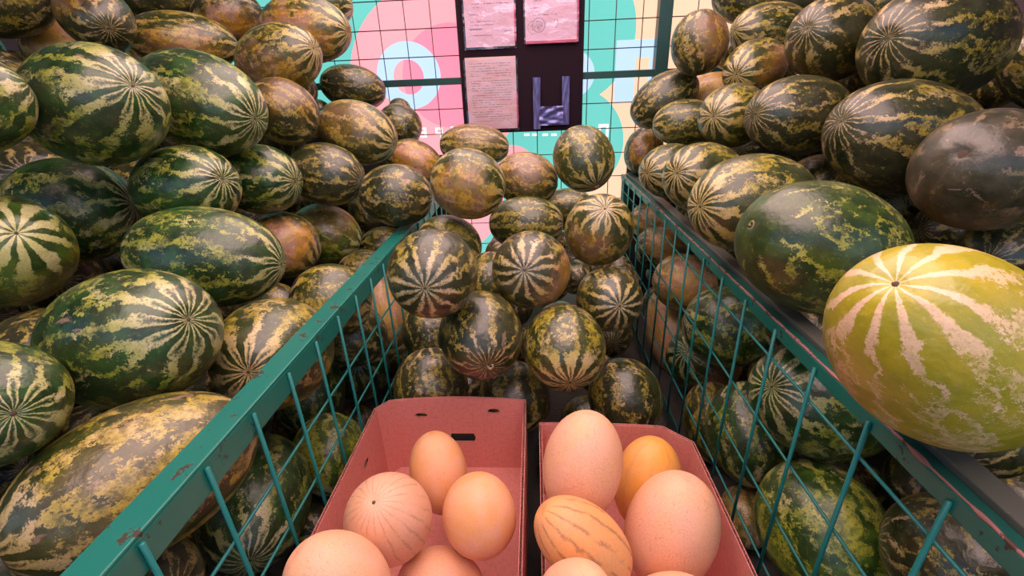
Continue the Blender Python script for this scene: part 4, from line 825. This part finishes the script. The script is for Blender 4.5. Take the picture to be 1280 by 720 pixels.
 ('left', (-0.7326, 0.9842, -1.2581), (0.6658, -0.6457, 0.3740), 0.186, 0.166, 'shadowed watermelon deep between the speckled one behind wires and the starred one behind wires'),
 ('right', (0.9236, 0.8118, -0.7550), (-0.6331, -0.5826, -0.5096), 0.188, 0.145, 'shadowed watermelon deep between the white-streaked one and the lime-banded one'),
 ('aisle', (-0.0265, 1.4083, -1.1114), (-0.2134, -0.9521, -0.2189), 0.189, 0.150, 'shadowed watermelon deep between the carton-side dark one and the lowest gold-striped one'),
 ('aisle', (0.0633, 1.2872, -1.2553), (-0.2282, -0.9669, -0.1137), 0.167, 0.132, 'shadowed watermelon deep between the carton-side dark one and the spotted cream-striped one'),
 ('right', (0.8939, 2.6740, -0.8549), (-0.4878, -0.8028, -0.3430), 0.196, 0.157, 'shadowed watermelon deep between the orange-tinged one and the dark reddish one'),
 ('left', (-1.2507, 2.6252, 0.1708), (0.9520, -0.2555, 0.1687), 0.215, 0.189, ''),
 ('right', (0.7186, 2.4349, -1.1624), (-0.7660, -0.5114, 0.3895), 0.177, 0.156, 'shadowed watermelon deep between the dark reddish one and the upright peach one'),
 ('left', (-1.1878, 2.3971, 0.5373), (0.7184, -0.6937, 0.0517), 0.198, 0.166, ''),
 ('aisle', (0.1939, 2.3632, -0.8790), (0.6203, -0.7173, 0.3173), 0.162, 0.146, 'shadowed watermelon deep between the curled-stem one and the highest perched one'),
 ('aisle', (0.0280, 2.6271, -0.4455), (-0.0140, -0.9490, 0.3148), 0.218, 0.169, ''),
 ('right', (0.9894, 1.1405, -0.9238), (-0.7184, -0.2265, -0.6577), 0.196, 0.153, ''),
 ('left', (-2.1427, 1.8714, 0.2253), (0.7968, -0.5720, -0.1948), 0.193, 0.150, 'shadowed watermelon deep between the topmost broad one and the small star-ended one'),
 ('left', (-1.0563, 2.4800, 0.2342), (0.8535, -0.3924, 0.3430), 0.174, 0.144, ''),
 ('right', (1.1937, 2.1079, -0.2746), (-0.7637, -0.3635, 0.5335), 0.148, 0.134, 'shadowed watermelon deep between the orange-spotted one and the tan-striped one'),
 ('right', (0.6950, 2.7587, -0.5430), (-0.7758, -0.2865, 0.5621), 0.154, 0.134, 'shadowed watermelon deep between the brownish rail-end one and the orange-tinged one'),
 ('right', (0.9763, 1.9298, -1.2620), (-0.8358, 0.0316, 0.5481), 0.181, 0.143, 'shadowed watermelon deep between the upright peach one and the pale yellow one'),
 ('left', (-0.6693, 2.1126, -0.4835), (0.6770, 0.0090, 0.7359), 0.132, 0.119, ''),
 ('left', (-0.8235, 1.1314, -1.2767), (0.8976, -0.3704, -0.2388), 0.150, 0.125, ''),
 ('left', (-1.4491, 1.3046, 0.0368), (0.7864, -0.6051, 0.1242), 0.191, 0.148, ''),
 ('left', (-1.0005, 2.7578, -0.1578), (0.7212, 0.2733, 0.6365), 0.164, 0.128, ''),
 ('left', (-0.9555, 2.3290, -0.0994), (0.2409, -0.9261, 0.2903), 0.167, 0.133, ''),
 ('left', (-1.3065, 2.7557, 0.0246), (0.7892, -0.3619, 0.4961), 0.153, 0.123, ''),
 ('right', (0.7210, 2.4801, -1.0234), (-0.9326, -0.2703, 0.2392), 0.153, 0.122, 'shadowed watermelon deep between the orange-tinged one and the upright peach one'),
 ('aisle', (0.3791, 1.8763, -0.8066), (0.4767, -0.8198, 0.3173), 0.178, 0.145, 'shadowed watermelon deep between the sharp white-star one and the crosswise yellow-banded one'),
 ('right', (0.7696, 0.8646, -1.2778), (-0.7910, -0.6029, -0.1039), 0.153, 0.133, ''),
 ('right', (1.0436, 0.8818, -1.1032), (-0.8354, -0.4043, 0.3723), 0.168, 0.143, ''),
 ('aisle', (-0.1805, 2.3240, -0.7608), (-0.5960, -0.7844, -0.1717), 0.143, 0.118, ''),
 ('left', (-0.9274, 1.1185, -0.9153), (0.6955, -0.5621, -0.4475), 0.171, 0.132, 'shadowed watermelon deep between the green one behind wires and the speckled one behind wires'),
 ('aisle', (0.4022, 2.3647, -0.6469), (0.3720, -0.4679, 0.8017), 0.170, 0.152, ''),
 ('right', (0.7871, 1.1438, -1.2170), (0.1796, -0.9684, 0.1733), 0.142, 0.116, ''),
 ('left', (-0.7934, 0.6088, -1.0348), (0.8797, -0.3943, 0.2658), 0.128, 0.112, ''),
 ('left', (-0.7059, 2.2285, -0.5592), (0.8999, -0.3133, 0.3033), 0.139, 0.120, ''),
 ('aisle', (0.4143, 2.3748, -1.2616), (0.2383, -0.9418, 0.2370), 0.150, 0.126, ''),
 ('left', (-1.5638, 1.6279, 0.1147), (0.6380, -0.7346, -0.2309), 0.168, 0.152, ''),
 ('left', (-1.2220, 2.6740, -0.0825), (0.7111, -0.6999, -0.0664), 0.178, 0.159, 'shadowed watermelon deep between the slim dark one and the small banner-side one'),
 ('aisle', (0.3640, 1.4950, -1.2765), (0.1941, -0.8370, 0.5117), 0.138, 0.115, ''),
 ('right', (0.7010, 2.6079, -0.9398), (-0.4728, -0.8806, -0.0319), 0.167, 0.138, ''),
 ('aisle', (0.4147, 2.1650, -0.6805), (0.5142, -0.8150, 0.2673), 0.141, 0.122, ''),
 ('left', (-0.7729, 2.7620, -0.0752), (0.8620, -0.4306, -0.2673), 0.132, 0.118, 'shadowed watermelon deep between the small banner-side one and the slim dark one'),
 ('right', (0.6826, 2.5846, -0.5293), (-0.8914, -0.4438, 0.0918), 0.148, 0.118, 'shadowed watermelon deep between the orange-tinged one and the brownish rail-end one'),
 ('right', (0.8423, 2.7216, -0.5658), (-0.8492, -0.4370, 0.2965), 0.127, 0.115, ''),
 ('left', (-0.6500, 1.7016, -1.2803), (0.9149, -0.2941, 0.2765), 0.126, 0.112, 'shadowed watermelon deep between the dark-starred one and the orange-peach upright one'),
 ('left', (-0.8407, 1.0095, 0.5711), (0.6567, -0.7207, 0.2220), 0.251, 0.201, ''),
 ('left', (-0.7033, 2.2888, -0.9284), (0.2501, -0.9674, 0.0405), 0.299, 0.239, ''),
 ('left', (-1.9008, 0.7443, -0.6565), (0.8769, -0.4633, 0.1278), 0.325, 0.260, ''),
 ('left', (-1.0045, 0.4741, 0.7237), (-0.0749, -0.7938, 0.6035), 0.290, 0.232, ''),
 ('left', (-2.1784, 2.4569, 0.5401), (0.2794, -0.7073, 0.6494), 0.289, 0.231, ''),
 ('left', (-1.6415, 0.7949, -0.2552), (0.9801, -0.1923, 0.0499), 0.264, 0.211, ''),
 ('left', (-2.0806, 1.2270, -0.0496), (0.5101, -0.8575, -0.0672), 0.290, 0.232, ''),
 ('left', (-1.5563, 2.2660, -0.4871), (0.4232, -0.7796, 0.4616), 0.315, 0.252, ''),
 ('left', (-1.8622, 1.1947, -0.7174), (0.9674, -0.0864, -0.2382), 0.303, 0.242, ''),
 ('left', (-1.9703, 1.6071, -0.7440), (0.9923, -0.0008, 0.1237), 0.288, 0.231, 'shadowed watermelon deep between the lime star one and the pink-sided one'),
 ('left', (-1.9759, 2.6550, -1.1983), (0.9204, 0.0926, 0.3799), 0.272, 0.218, ''),
 ('left', (-1.5409, 0.9073, 0.7054), (0.7578, -0.1508, 0.6348), 0.295, 0.236, ''),
 ('right', (1.8887, 2.7099, 0.0375), (-0.7015, -0.2449, 0.6693), 0.274, 0.219, ''),
 ('right', (1.3833, 2.3273, -0.9519), (-0.5098, -0.7545, -0.4133), 0.308, 0.247, ''),
 ('right', (1.7845, 1.2892, -0.0863), (-0.7693, -0.5630, 0.3020), 0.305, 0.244, ''),
 ('right', (0.8397, 0.5035, -1.1761), (-0.7339, -0.6371, 0.2358), 0.291, 0.233, ''),
 ('right', (2.0379, 2.6810, -0.8400), (-0.4882, -0.7400, 0.4627), 0.269, 0.215, ''),
 ('right', (2.0403, 1.7321, -0.6338), (-0.9867, 0.1496, -0.0633), 0.261, 0.208, ''),
 ('right', (1.8858, 2.6636, -1.1617), (-0.4088, -0.7799, 0.4740), 0.253, 0.202, ''),
 ('right', (1.6357, 1.9889, -0.2175), (-0.7054, -0.0945, 0.7024), 0.299, 0.240, ''),
 ('right', (2.1675, 2.1806, -0.3943), (-0.7431, -0.5128, 0.4300), 0.291, 0.233, ''),
 ('right', (1.7640, 1.0113, -1.1241), (-0.6827, -0.6562, -0.3215), 0.277, 0.222, ''),
 ('aisle', (-0.2140, 2.5434, -1.1839), (0.1809, -0.9559, 0.2312), 0.300, 0.240, ''),
 ('aisle', (0.1185, 2.0927, -1.1181), (0.2271, -0.8312, 0.5074), 0.263, 0.210, 'shadowed watermelon deep between the crosswise yellow-banded one and the curled-stem one'),
 ('aisle', (-0.1230, 1.8344, -1.1780), (-0.3502, -0.8270, 0.4397), 0.256, 0.204, ''),
 ('aisle', (-0.3586, 1.9484, -0.9681), (0.1392, -0.5765, 0.8052), 0.272, 0.218, ''),
 ('aisle', (0.0163, 2.5972, -1.1029), (0.1918, -0.8870, 0.4200), 0.286, 0.229, ''),
 ('aisle', (-0.3441, 1.8232, -1.2035), (0.0771, -0.8456, -0.5283), 0.272, 0.218, ''),
 ('aisle', (-0.3232, 2.3798, -0.9620), (0.2230, -0.7677, 0.6008), 0.275, 0.220, ''),
 ('aisle', (-0.2774, 2.1682, -1.1972), (0.1171, -0.9083, -0.4016), 0.304, 0.243, ''),
 ('left', (-1.1305, 0.0566, -1.2277), (0.9203, -0.3881, 0.0487), 0.288, 0.230, ''),
 ('left', (-2.0296, 1.8832, -1.2258), (0.5176, -0.8535, -0.0596), 0.290, 0.232, ''),
 ('left', (-1.2402, 0.3988, -1.2228), (0.3474, -0.9345, -0.0770), 0.291, 0.233, ''),
 ('left', (-1.6852, -0.0064, -1.2226), (0.9523, -0.2408, -0.1872), 0.296, 0.237, ''),
 ('left', (-1.4513, 1.2798, -1.2224), (0.5265, -0.8501, 0.0155), 0.288, 0.230, ''),
 ('left', (-2.1182, 0.3957, -1.2223), (0.6971, -0.7042, 0.1349), 0.298, 0.238, ''),
 ('left', (-0.9190, 0.4405, -1.2181), (0.2651, -0.9136, -0.3082), 0.296, 0.237, ''),
 ('left', (-1.6118, 0.3956, -1.2180), (0.8735, 0.0249, 0.4862), 0.289, 0.231, ''),
 ('left', (-2.0591, 0.9757, -1.2171), (0.9405, -0.3036, 0.1527), 0.310, 0.248, ''),
 ('left', (-1.6323, 1.9737, -1.2065), (0.3982, -0.9170, -0.0231), 0.300, 0.240, ''),
 ('left', (-1.4403, 0.1722, -1.2063), (0.8123, -0.5572, -0.1724), 0.315, 0.252, ''),
 ('left', (-1.7996, 0.6441, -1.2057), (0.9976, 0.0245, 0.0653), 0.314, 0.251, ''),
 ('left', (-1.2834, 0.9606, -1.2052), (0.1992, -0.7343, 0.6489), 0.291, 0.232, ''),
 ('left', (-1.4054, 1.8080, -1.2030), (0.6583, 0.3985, -0.6387), 0.313, 0.250, ''),
 ('left', (-2.1510, -0.0077, -1.2018), (-0.1086, -0.8814, 0.4597), 0.338, 0.271, ''),
 ('left', (-1.7814, 1.6141, -1.1981), (0.9848, -0.1727, 0.0183), 0.345, 0.276, ''),
 ('left', (-0.7212, 0.0406, -1.1885), (-0.3760, -0.9111, -0.1691), 0.333, 0.267, ''),
 ('left', (-1.2103, 1.9981, -1.1631), (0.8450, -0.4447, 0.2968), 0.313, 0.250, ''),
 ('left', (-2.1740, 1.2625, -1.1557), (0.7044, -0.6753, 0.2188), 0.291, 0.232, ''),
 ('left', (-1.8789, 0.2373, -1.1414), (0.7782, -0.3476, -0.5231), 0.290, 0.232, ''),
 ('left', (-2.1501, 1.6110, -1.1404), (0.8720, -0.2926, 0.3924), 0.325, 0.260, ''),
 ('left', (-2.1927, 0.6861, -1.1142), (0.6695, -0.7346, 0.1100), 0.292, 0.234, ''),
 ('left', (-1.5133, 1.4998, -1.0686), (0.9115, -0.3983, -0.1026), 0.310, 0.248, ''),
 ('left', (-1.8326, 1.9400, -1.0569), (0.6379, -0.7693, -0.0339), 0.300, 0.240, ''),
 ('left', (-0.9572, 0.2182, -1.0355), (0.3300, -0.8193, -0.4689), 0.352, 0.282, ''),
 ('left', (-1.9179, 1.1766, -1.0310), (0.9866, -0.1312, -0.0974), 0.307, 0.246, ''),
 ('left', (-1.4387, 0.0095, -1.0053), (0.8019, -0.5903, 0.0923), 0.289, 0.232, ''),
 ('left', (-1.8731, 0.8526, -1.0035), (-0.4896, -0.8563, -0.1642), 0.289, 0.232, ''),
 ('left', (-2.1539, 0.2820, -0.9944), (0.4777, -0.8587, 0.1854), 0.288, 0.230, ''),
 ('left', (-1.8894, 0.4852, -0.9869), (0.8636, -0.5040, -0.0115), 0.313, 0.250, ''),
 ('left', (-2.1740, 0.9534, -0.9782), (0.9310, -0.2830, -0.2306), 0.292, 0.234, ''),
 ('left', (-1.1794, 0.7617, -0.9756), (0.5126, -0.3984, 0.7606), 0.301, 0.241, ''),
 ('left', (-2.1803, 1.8468, -0.9755), (0.6329, -0.7515, -0.1862), 0.317, 0.254, ''),
 ('left', (-1.5144, 0.2793, -0.9748), (0.1281, -0.8416, 0.5247), 0.299, 0.239, ''),
 ('left', (-0.9275, 1.8406, -0.9733), (0.7122, -0.6804, 0.1728), 0.336, 0.269, ''),
 ('left', (-1.7999, 0.0595, -0.9626), (0.8446, -0.4726, -0.2516), 0.330, 0.264, ''),
 ('left', (-1.7750, 1.4284, -0.9521), (0.7873, -0.6145, 0.0509), 0.317, 0.253, ''),
 ('left', (-1.1784, 0.4271, -0.9265), (0.8498, -0.4396, 0.2907), 0.292, 0.234, ''),
 ('left', (-1.3163, 1.2272, -0.8947), (0.6571, -0.7315, 0.1820), 0.300, 0.240, ''),
 ('left', (-0.7527, 0.0531, -0.8837), (0.3204, -0.5343, -0.7822), 0.330, 0.264, ''),
 ('left', (-1.1611, 0.0800, -0.8815), (0.8000, -0.3977, -0.4493), 0.315, 0.252, ''),
 ('left', (-1.4995, 1.8229, -0.8724), (0.7983, -0.5997, -0.0545), 0.319, 0.255, ''),
 ('left', (-1.5481, 0.5190, -0.8635), (0.9585, -0.0961, -0.2683), 0.321, 0.257, ''),
 ('left', (-2.1620, 0.6480, -0.8534), (0.9824, -0.0066, -0.1864), 0.326, 0.261, ''),
 ('left', (-2.1344, 1.2449, -0.8361), (0.5757, -0.7898, 0.2115), 0.301, 0.241, ''),
 ('left', (-2.1043, -0.0134, -0.8096), (0.8048, -0.4149, -0.4243), 0.348, 0.278, ''),
 ('left', (-1.7785, 1.9775, -0.8012), (0.1461, -0.7881, 0.5980), 0.290, 0.232, ''),
 ('left', (-1.5723, 1.5470, -0.7854), (0.8390, -0.4657, -0.2816), 0.304, 0.243, ''),
 ('left', (-1.5884, 0.9348, -0.7786), (0.9091, -0.1560, 0.3862), 0.294, 0.235, ''),
 ('left', (-1.9186, 0.2822, -0.7714), (0.7952, -0.5759, 0.1898), 0.288, 0.230, ''),
 ('left', (-1.6195, 0.0266, -0.7511), (0.6282, -0.7148, -0.3073), 0.339, 0.271, ''),
 ('left', (-2.1974, 0.2911, -0.7164), (0.6209, -0.6328, -0.4626), 0.295, 0.236, ''),
 ('left', (-2.1559, 0.9892, -0.7101), (0.8344, -0.4381, 0.3344), 0.301, 0.241, ''),
 ('left', (-1.0617, 0.3567, -0.6921), (0.9513, -0.2950, -0.0896), 0.301, 0.241, ''),
 ('left', (-1.3726, 0.1484, -0.6902), (0.9112, -0.3976, -0.1077), 0.288, 0.230, ''),
 ('left', (-0.9671, 0.0222, -0.6886), (0.7921, -0.6104, 0.0001), 0.295, 0.236, ''),
 ('left', (-1.2732, 1.3132, -0.6668), (0.7298, -0.6683, 0.1441), 0.290, 0.232, ''),
 ('left', (-1.4461, 0.6938, -0.6367), (0.9854, -0.1676, 0.0289), 0.348, 0.278, ''),
 ('left', (-1.6142, 0.3803, -0.6331), (0.8522, -0.5197, -0.0612), 0.314, 0.252, ''),
 ('left', (-1.2575, 1.7758, -0.6211), (0.9925, 0.1214, 0.0147), 0.301, 0.241, ''),
 ('left', (-1.5721, 1.8673, -0.6061), (0.9546, 0.1978, -0.2226), 0.298, 0.239, ''),
 ('left', (-2.1486, 1.3379, -0.5987), (0.6436, -0.4820, 0.5945), 0.297, 0.238, ''),
 ('left', (-2.0916, 0.5745, -0.5924), (0.4981, -0.8614, -0.0996), 0.305, 0.244, ''),
 ('left', (-0.8009, 0.2090, -0.5830), (0.0202, -0.9469, 0.3210), 0.310, 0.248, ''),
 ('left', (-1.9684, 0.1221, -0.5667), (0.5140, -0.5974, 0.6156), 0.303, 0.242, ''),
 ('left', (-2.1048, 1.7005, -0.5503), (0.5076, -0.8329, 0.2205), 0.304, 0.243, ''),
 ('left', (-1.9257, 1.9683, -0.5456), (0.6107, -0.7889, 0.0682), 0.293, 0.234, ''),
 ('left', (-1.1930, 0.5066, -0.5127), (0.6429, -0.2324, 0.7298), 0.305, 0.244, ''),
 ('right', (1.3506, 0.2065, -1.2254), (-0.9919, -0.1051, 0.0721), 0.294, 0.235, ''),
 ('right', (1.2019, 0.5351, -1.2237), (-0.8692, -0.3818, 0.3142), 0.295, 0.236, ''),
 ('right', (2.1805, 1.4904, -1.2230), (-0.9931, -0.0736, -0.0912), 0.292, 0.234, ''),
 ('right', (1.6328, 1.6262, -1.2222), (-0.8788, -0.4693, 0.0865), 0.304, 0.243, ''),
 ('right', (2.0355, 1.0295, -1.2186), (-0.4741, -0.8800, 0.0285), 0.293, 0.234, ''),
 ('right', (2.1439, 0.1776, -1.2178), (-0.7307, -0.6118, 0.3030), 0.304, 0.243, ''),
 ('right', (1.9397, 1.6865, -1.2170), (-0.9012, 0.0314, -0.4324), 0.292, 0.234, ''),
 ('right', (1.6314, 1.9097, -1.2164), (-0.7734, -0.5829, 0.2492), 0.304, 0.243, ''),
 ('right', (1.5536, 0.7904, -1.2159), (-0.8598, -0.4946, -0.1268), 0.289, 0.231, ''),
 ('right', (0.9530, 0.2431, -1.2154), (-0.9511, 0.0002, 0.3090), 0.293, 0.234, ''),
 ('right', (2.1880, 1.9526, -1.2137), (-0.7093, -0.6171, 0.3406), 0.308, 0.246, ''),
 ('right', (1.9014, 0.2765, -1.2134), (-0.8727, -0.3075, 0.3793), 0.289, 0.232, ''),
 ('right', (1.3302, 1.6471, -1.2051), (-0.9458, -0.2794, 0.1655), 0.313, 0.250, ''),
 ('right', (2.0766, 0.6416, -1.2048), (-0.9832, -0.1226, -0.1355), 0.346, 0.277, ''),
 ('right', (1.5184, 0.5385, -1.2014), (-0.7807, -0.4231, 0.4598), 0.295, 0.236, ''),
 ('right', (1.6964, -0.0020, -1.1825), (-0.9581, -0.2751, -0.0794), 0.317, 0.254, ''),
 ('right', (1.2221, -0.0101, -1.1483), (-0.7714, -0.4964, -0.3981), 0.295, 0.236, ''),
 ('right', (1.8986, 1.3243, -1.1388), (-0.9436, -0.1984, -0.2650), 0.337, 0.269, ''),
 ('right', (1.4991, 1.3737, -1.1314), (-0.8103, -0.3108, 0.4969), 0.288, 0.230, ''),
 ('right', (1.9232, 1.9913, -1.1292), (-0.8984, -0.3200, 0.3006), 0.290, 0.232, ''),
 ('right', (0.8557, 0.0013, -1.1213), (-0.7335, -0.6403, 0.2279), 0.308, 0.246, ''),
 ('right', (1.6153, 0.2574, -1.0999), (-0.8398, -0.4809, 0.2519), 0.305, 0.244, ''),
 ('right', (1.7449, 0.5011, -1.0654), (-0.6852, -0.5293, 0.5004), 0.294, 0.235, ''),
 ('right', (1.2154, 0.3441, -1.0471), (-0.9034, -0.3358, 0.2669), 0.317, 0.254, ''),
 ('right', (2.0707, 0.3275, -1.0259), (-0.8456, -0.4643, 0.2635), 0.289, 0.231, ''),
 ('right', (1.9408, 0.0918, -1.0227), (-0.9365, -0.3436, 0.0704), 0.288, 0.230, ''),
 ('right', (1.3580, 0.7073, -1.0207), (-0.2684, 0.2217, 0.9374), 0.290, 0.232, ''),
 ('right', (2.1499, 1.1746, -1.0135), (-0.8945, -0.3896, 0.2193), 0.304, 0.243, ''),
 ('right', (2.1121, 1.7659, -1.0107), (-0.8312, 0.1138, 0.5443), 0.319, 0.255, ''),
 ('right', (1.7586, 0.7712, -1.0061), (-0.7344, -0.6783, -0.0232), 0.321, 0.257, ''),
 ('right', (1.4292, 1.8491, -1.0016), (-0.3113, -0.8928, 0.3256), 0.291, 0.232, ''),
 ('right', (1.5955, 1.1617, -0.9937), (-0.5733, -0.6304, 0.5235), 0.324, 0.259, ''),
 ('right', (1.8001, 1.5832, -0.9895), (-0.7605, -0.6481, 0.0402), 0.315, 0.252, ''),
 ('right', (1.2936, 1.2413, -0.9624), (-0.5628, -0.8263, 0.0240), 0.327, 0.261, ''),
 ('right', (2.0461, 0.8233, -0.9543), (-0.7236, -0.6226, 0.2980), 0.312, 0.250, ''),
 ('right', (0.8603, 0.2470, -0.9433), (-0.8432, -0.5339, -0.0624), 0.300, 0.240, ''),
 ('right', (1.7380, 1.8947, -0.9294), (-0.2182, -0.8347, 0.5056), 0.296, 0.237, ''),
 ('right', (1.4433, -0.0172, -0.9287), (-0.5129, -0.7907, 0.3343), 0.288, 0.230, ''),
 ('right', (1.0582, 0.0365, -0.9043), (-0.7753, -0.3928, -0.4947), 0.305, 0.244, ''),
 ('right', (1.4939, 0.4375, -0.9008), (-0.3251, -0.6512, 0.6858), 0.310, 0.248, ''),
 ('right', (1.7100, 0.1263, -0.8782), (-0.5227, -0.7651, -0.3760), 0.296, 0.237, ''),
 ('right', (2.1398, 0.0109, -0.8736), (-0.6585, -0.7526, -0.0071), 0.327, 0.262, ''),
 ('right', (2.1558, 0.5395, -0.8489), (-0.7019, -0.3693, 0.6090), 0.293, 0.234, ''),
 ('right', (1.5269, 1.5949, -0.8475), (-0.8567, -0.4872, 0.1691), 0.323, 0.258, ''),
 ('right', (1.8469, 1.1031, -0.8440), (-0.5266, -0.5627, 0.6372), 0.321, 0.257, ''),
 ('right', (1.8862, 0.5857, -0.8373), (-0.7785, -0.5787, 0.2429), 0.299, 0.239, ''),
 ('right', (1.5526, 0.8239, -0.8361), (-0.4538, -0.8755, 0.1659), 0.328, 0.263, ''),
 ('right', (1.2470, 0.5600, -0.8259), (-0.7156, -0.6845, -0.1395), 0.289, 0.232, ''),
 ('right', (1.3147, 1.9933, -0.8150), (-0.9318, -0.3611, -0.0376), 0.332, 0.266, ''),
 ('right', (1.8005, 1.3855, -0.8093), (-0.9301, -0.3333, -0.1543), 0.293, 0.235, ''),
 ('right', (0.8007, 0.0331, -0.8024), (-0.7140, -0.6930, -0.0999), 0.295, 0.236, ''),
 ('right', (2.1267, 1.0224, -0.7814), (-0.8169, 0.4119, 0.4038), 0.293, 0.235, ''),
 ('right', (2.0010, 0.2265, -0.7773), (-0.8764, -0.4712, 0.0997), 0.334, 0.267, ''),
 ('right', (1.4214, 0.1583, -0.7553), (-0.2511, -0.6832, 0.6857), 0.288, 0.230, ''),
 ('right', (2.0906, 1.4227, -0.7480), (-0.4711, -0.7585, 0.4502), 0.292, 0.234, ''),
 ('right', (1.4571, 1.2501, -0.7333), (-0.5874, -0.7882, 0.1836), 0.339, 0.271, ''),
 ('right', (1.0223, 0.2284, -0.7312), (-0.8958, -0.4445, -0.0006), 0.290, 0.232, ''),
 ('right', (1.0974, 1.2449, -0.7198), (-0.9280, -0.3717, -0.0258), 0.314, 0.251, ''),
 ('right', (1.1069, 1.7913, -0.7027), (-0.9284, -0.2590, -0.2664), 0.301, 0.241, ''),
 ('right', (1.2814, 0.9505, -0.7005), (-0.3825, -0.8308, -0.4042), 0.306, 0.245, ''),
 ('right', (1.0221, 0.5089, -0.6668), (-0.8295, -0.5562, -0.0507), 0.320, 0.256, ''),
 ('right', (1.6162, 0.4748, -0.6559), (-0.9378, 0.1333, 0.3205), 0.294, 0.235, ''),
 ('right', (1.9594, 0.7317, -0.6430), (-0.7207, -0.5624, 0.4054), 0.304, 0.243, ''),
 ('right', (1.7488, 0.8822, -0.6362), (-0.4607, -0.5130, 0.7243), 0.293, 0.235, ''),
 ('right', (0.7632, 0.3090, -0.6309), (-0.9636, 0.2134, -0.1611), 0.296, 0.237, ''),
 ('right', (1.6520, 0.1557, -0.6195), (-0.7793, -0.6080, 0.1515), 0.315, 0.252, ''),
 ('right', (1.8934, 1.2295, -0.5991), (-0.8033, -0.4652, -0.3719), 0.322, 0.258, ''),
 ('right', (1.3781, 0.7139, -0.5897), (-0.8003, -0.5965, 0.0610), 0.295, 0.236, ''),
]
LAB = {'left': ('shadowed watermelon buried in the gaps of the heap behind the teal chipped rail', 'watermelons buried in the heap behind the teal rail'),
       'right': ('shadowed watermelon buried in the gaps of the heap behind the grey-capped rail', 'watermelons buried in the heap behind the grey-capped rail'),
       'aisle': ('shadowed watermelon buried under the round pile between the two rails', 'watermelons buried under the pile between the rails')}
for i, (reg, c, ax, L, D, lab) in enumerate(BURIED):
    make_melon('watermelon', 'watermelon', 'dark', c, ax, L, D, i*1.7, .0, 0, lab or LAB[reg][0], LAB[reg][1], 300+i, .6)  # dark kind for all, its colour standing in for shade in the gaps
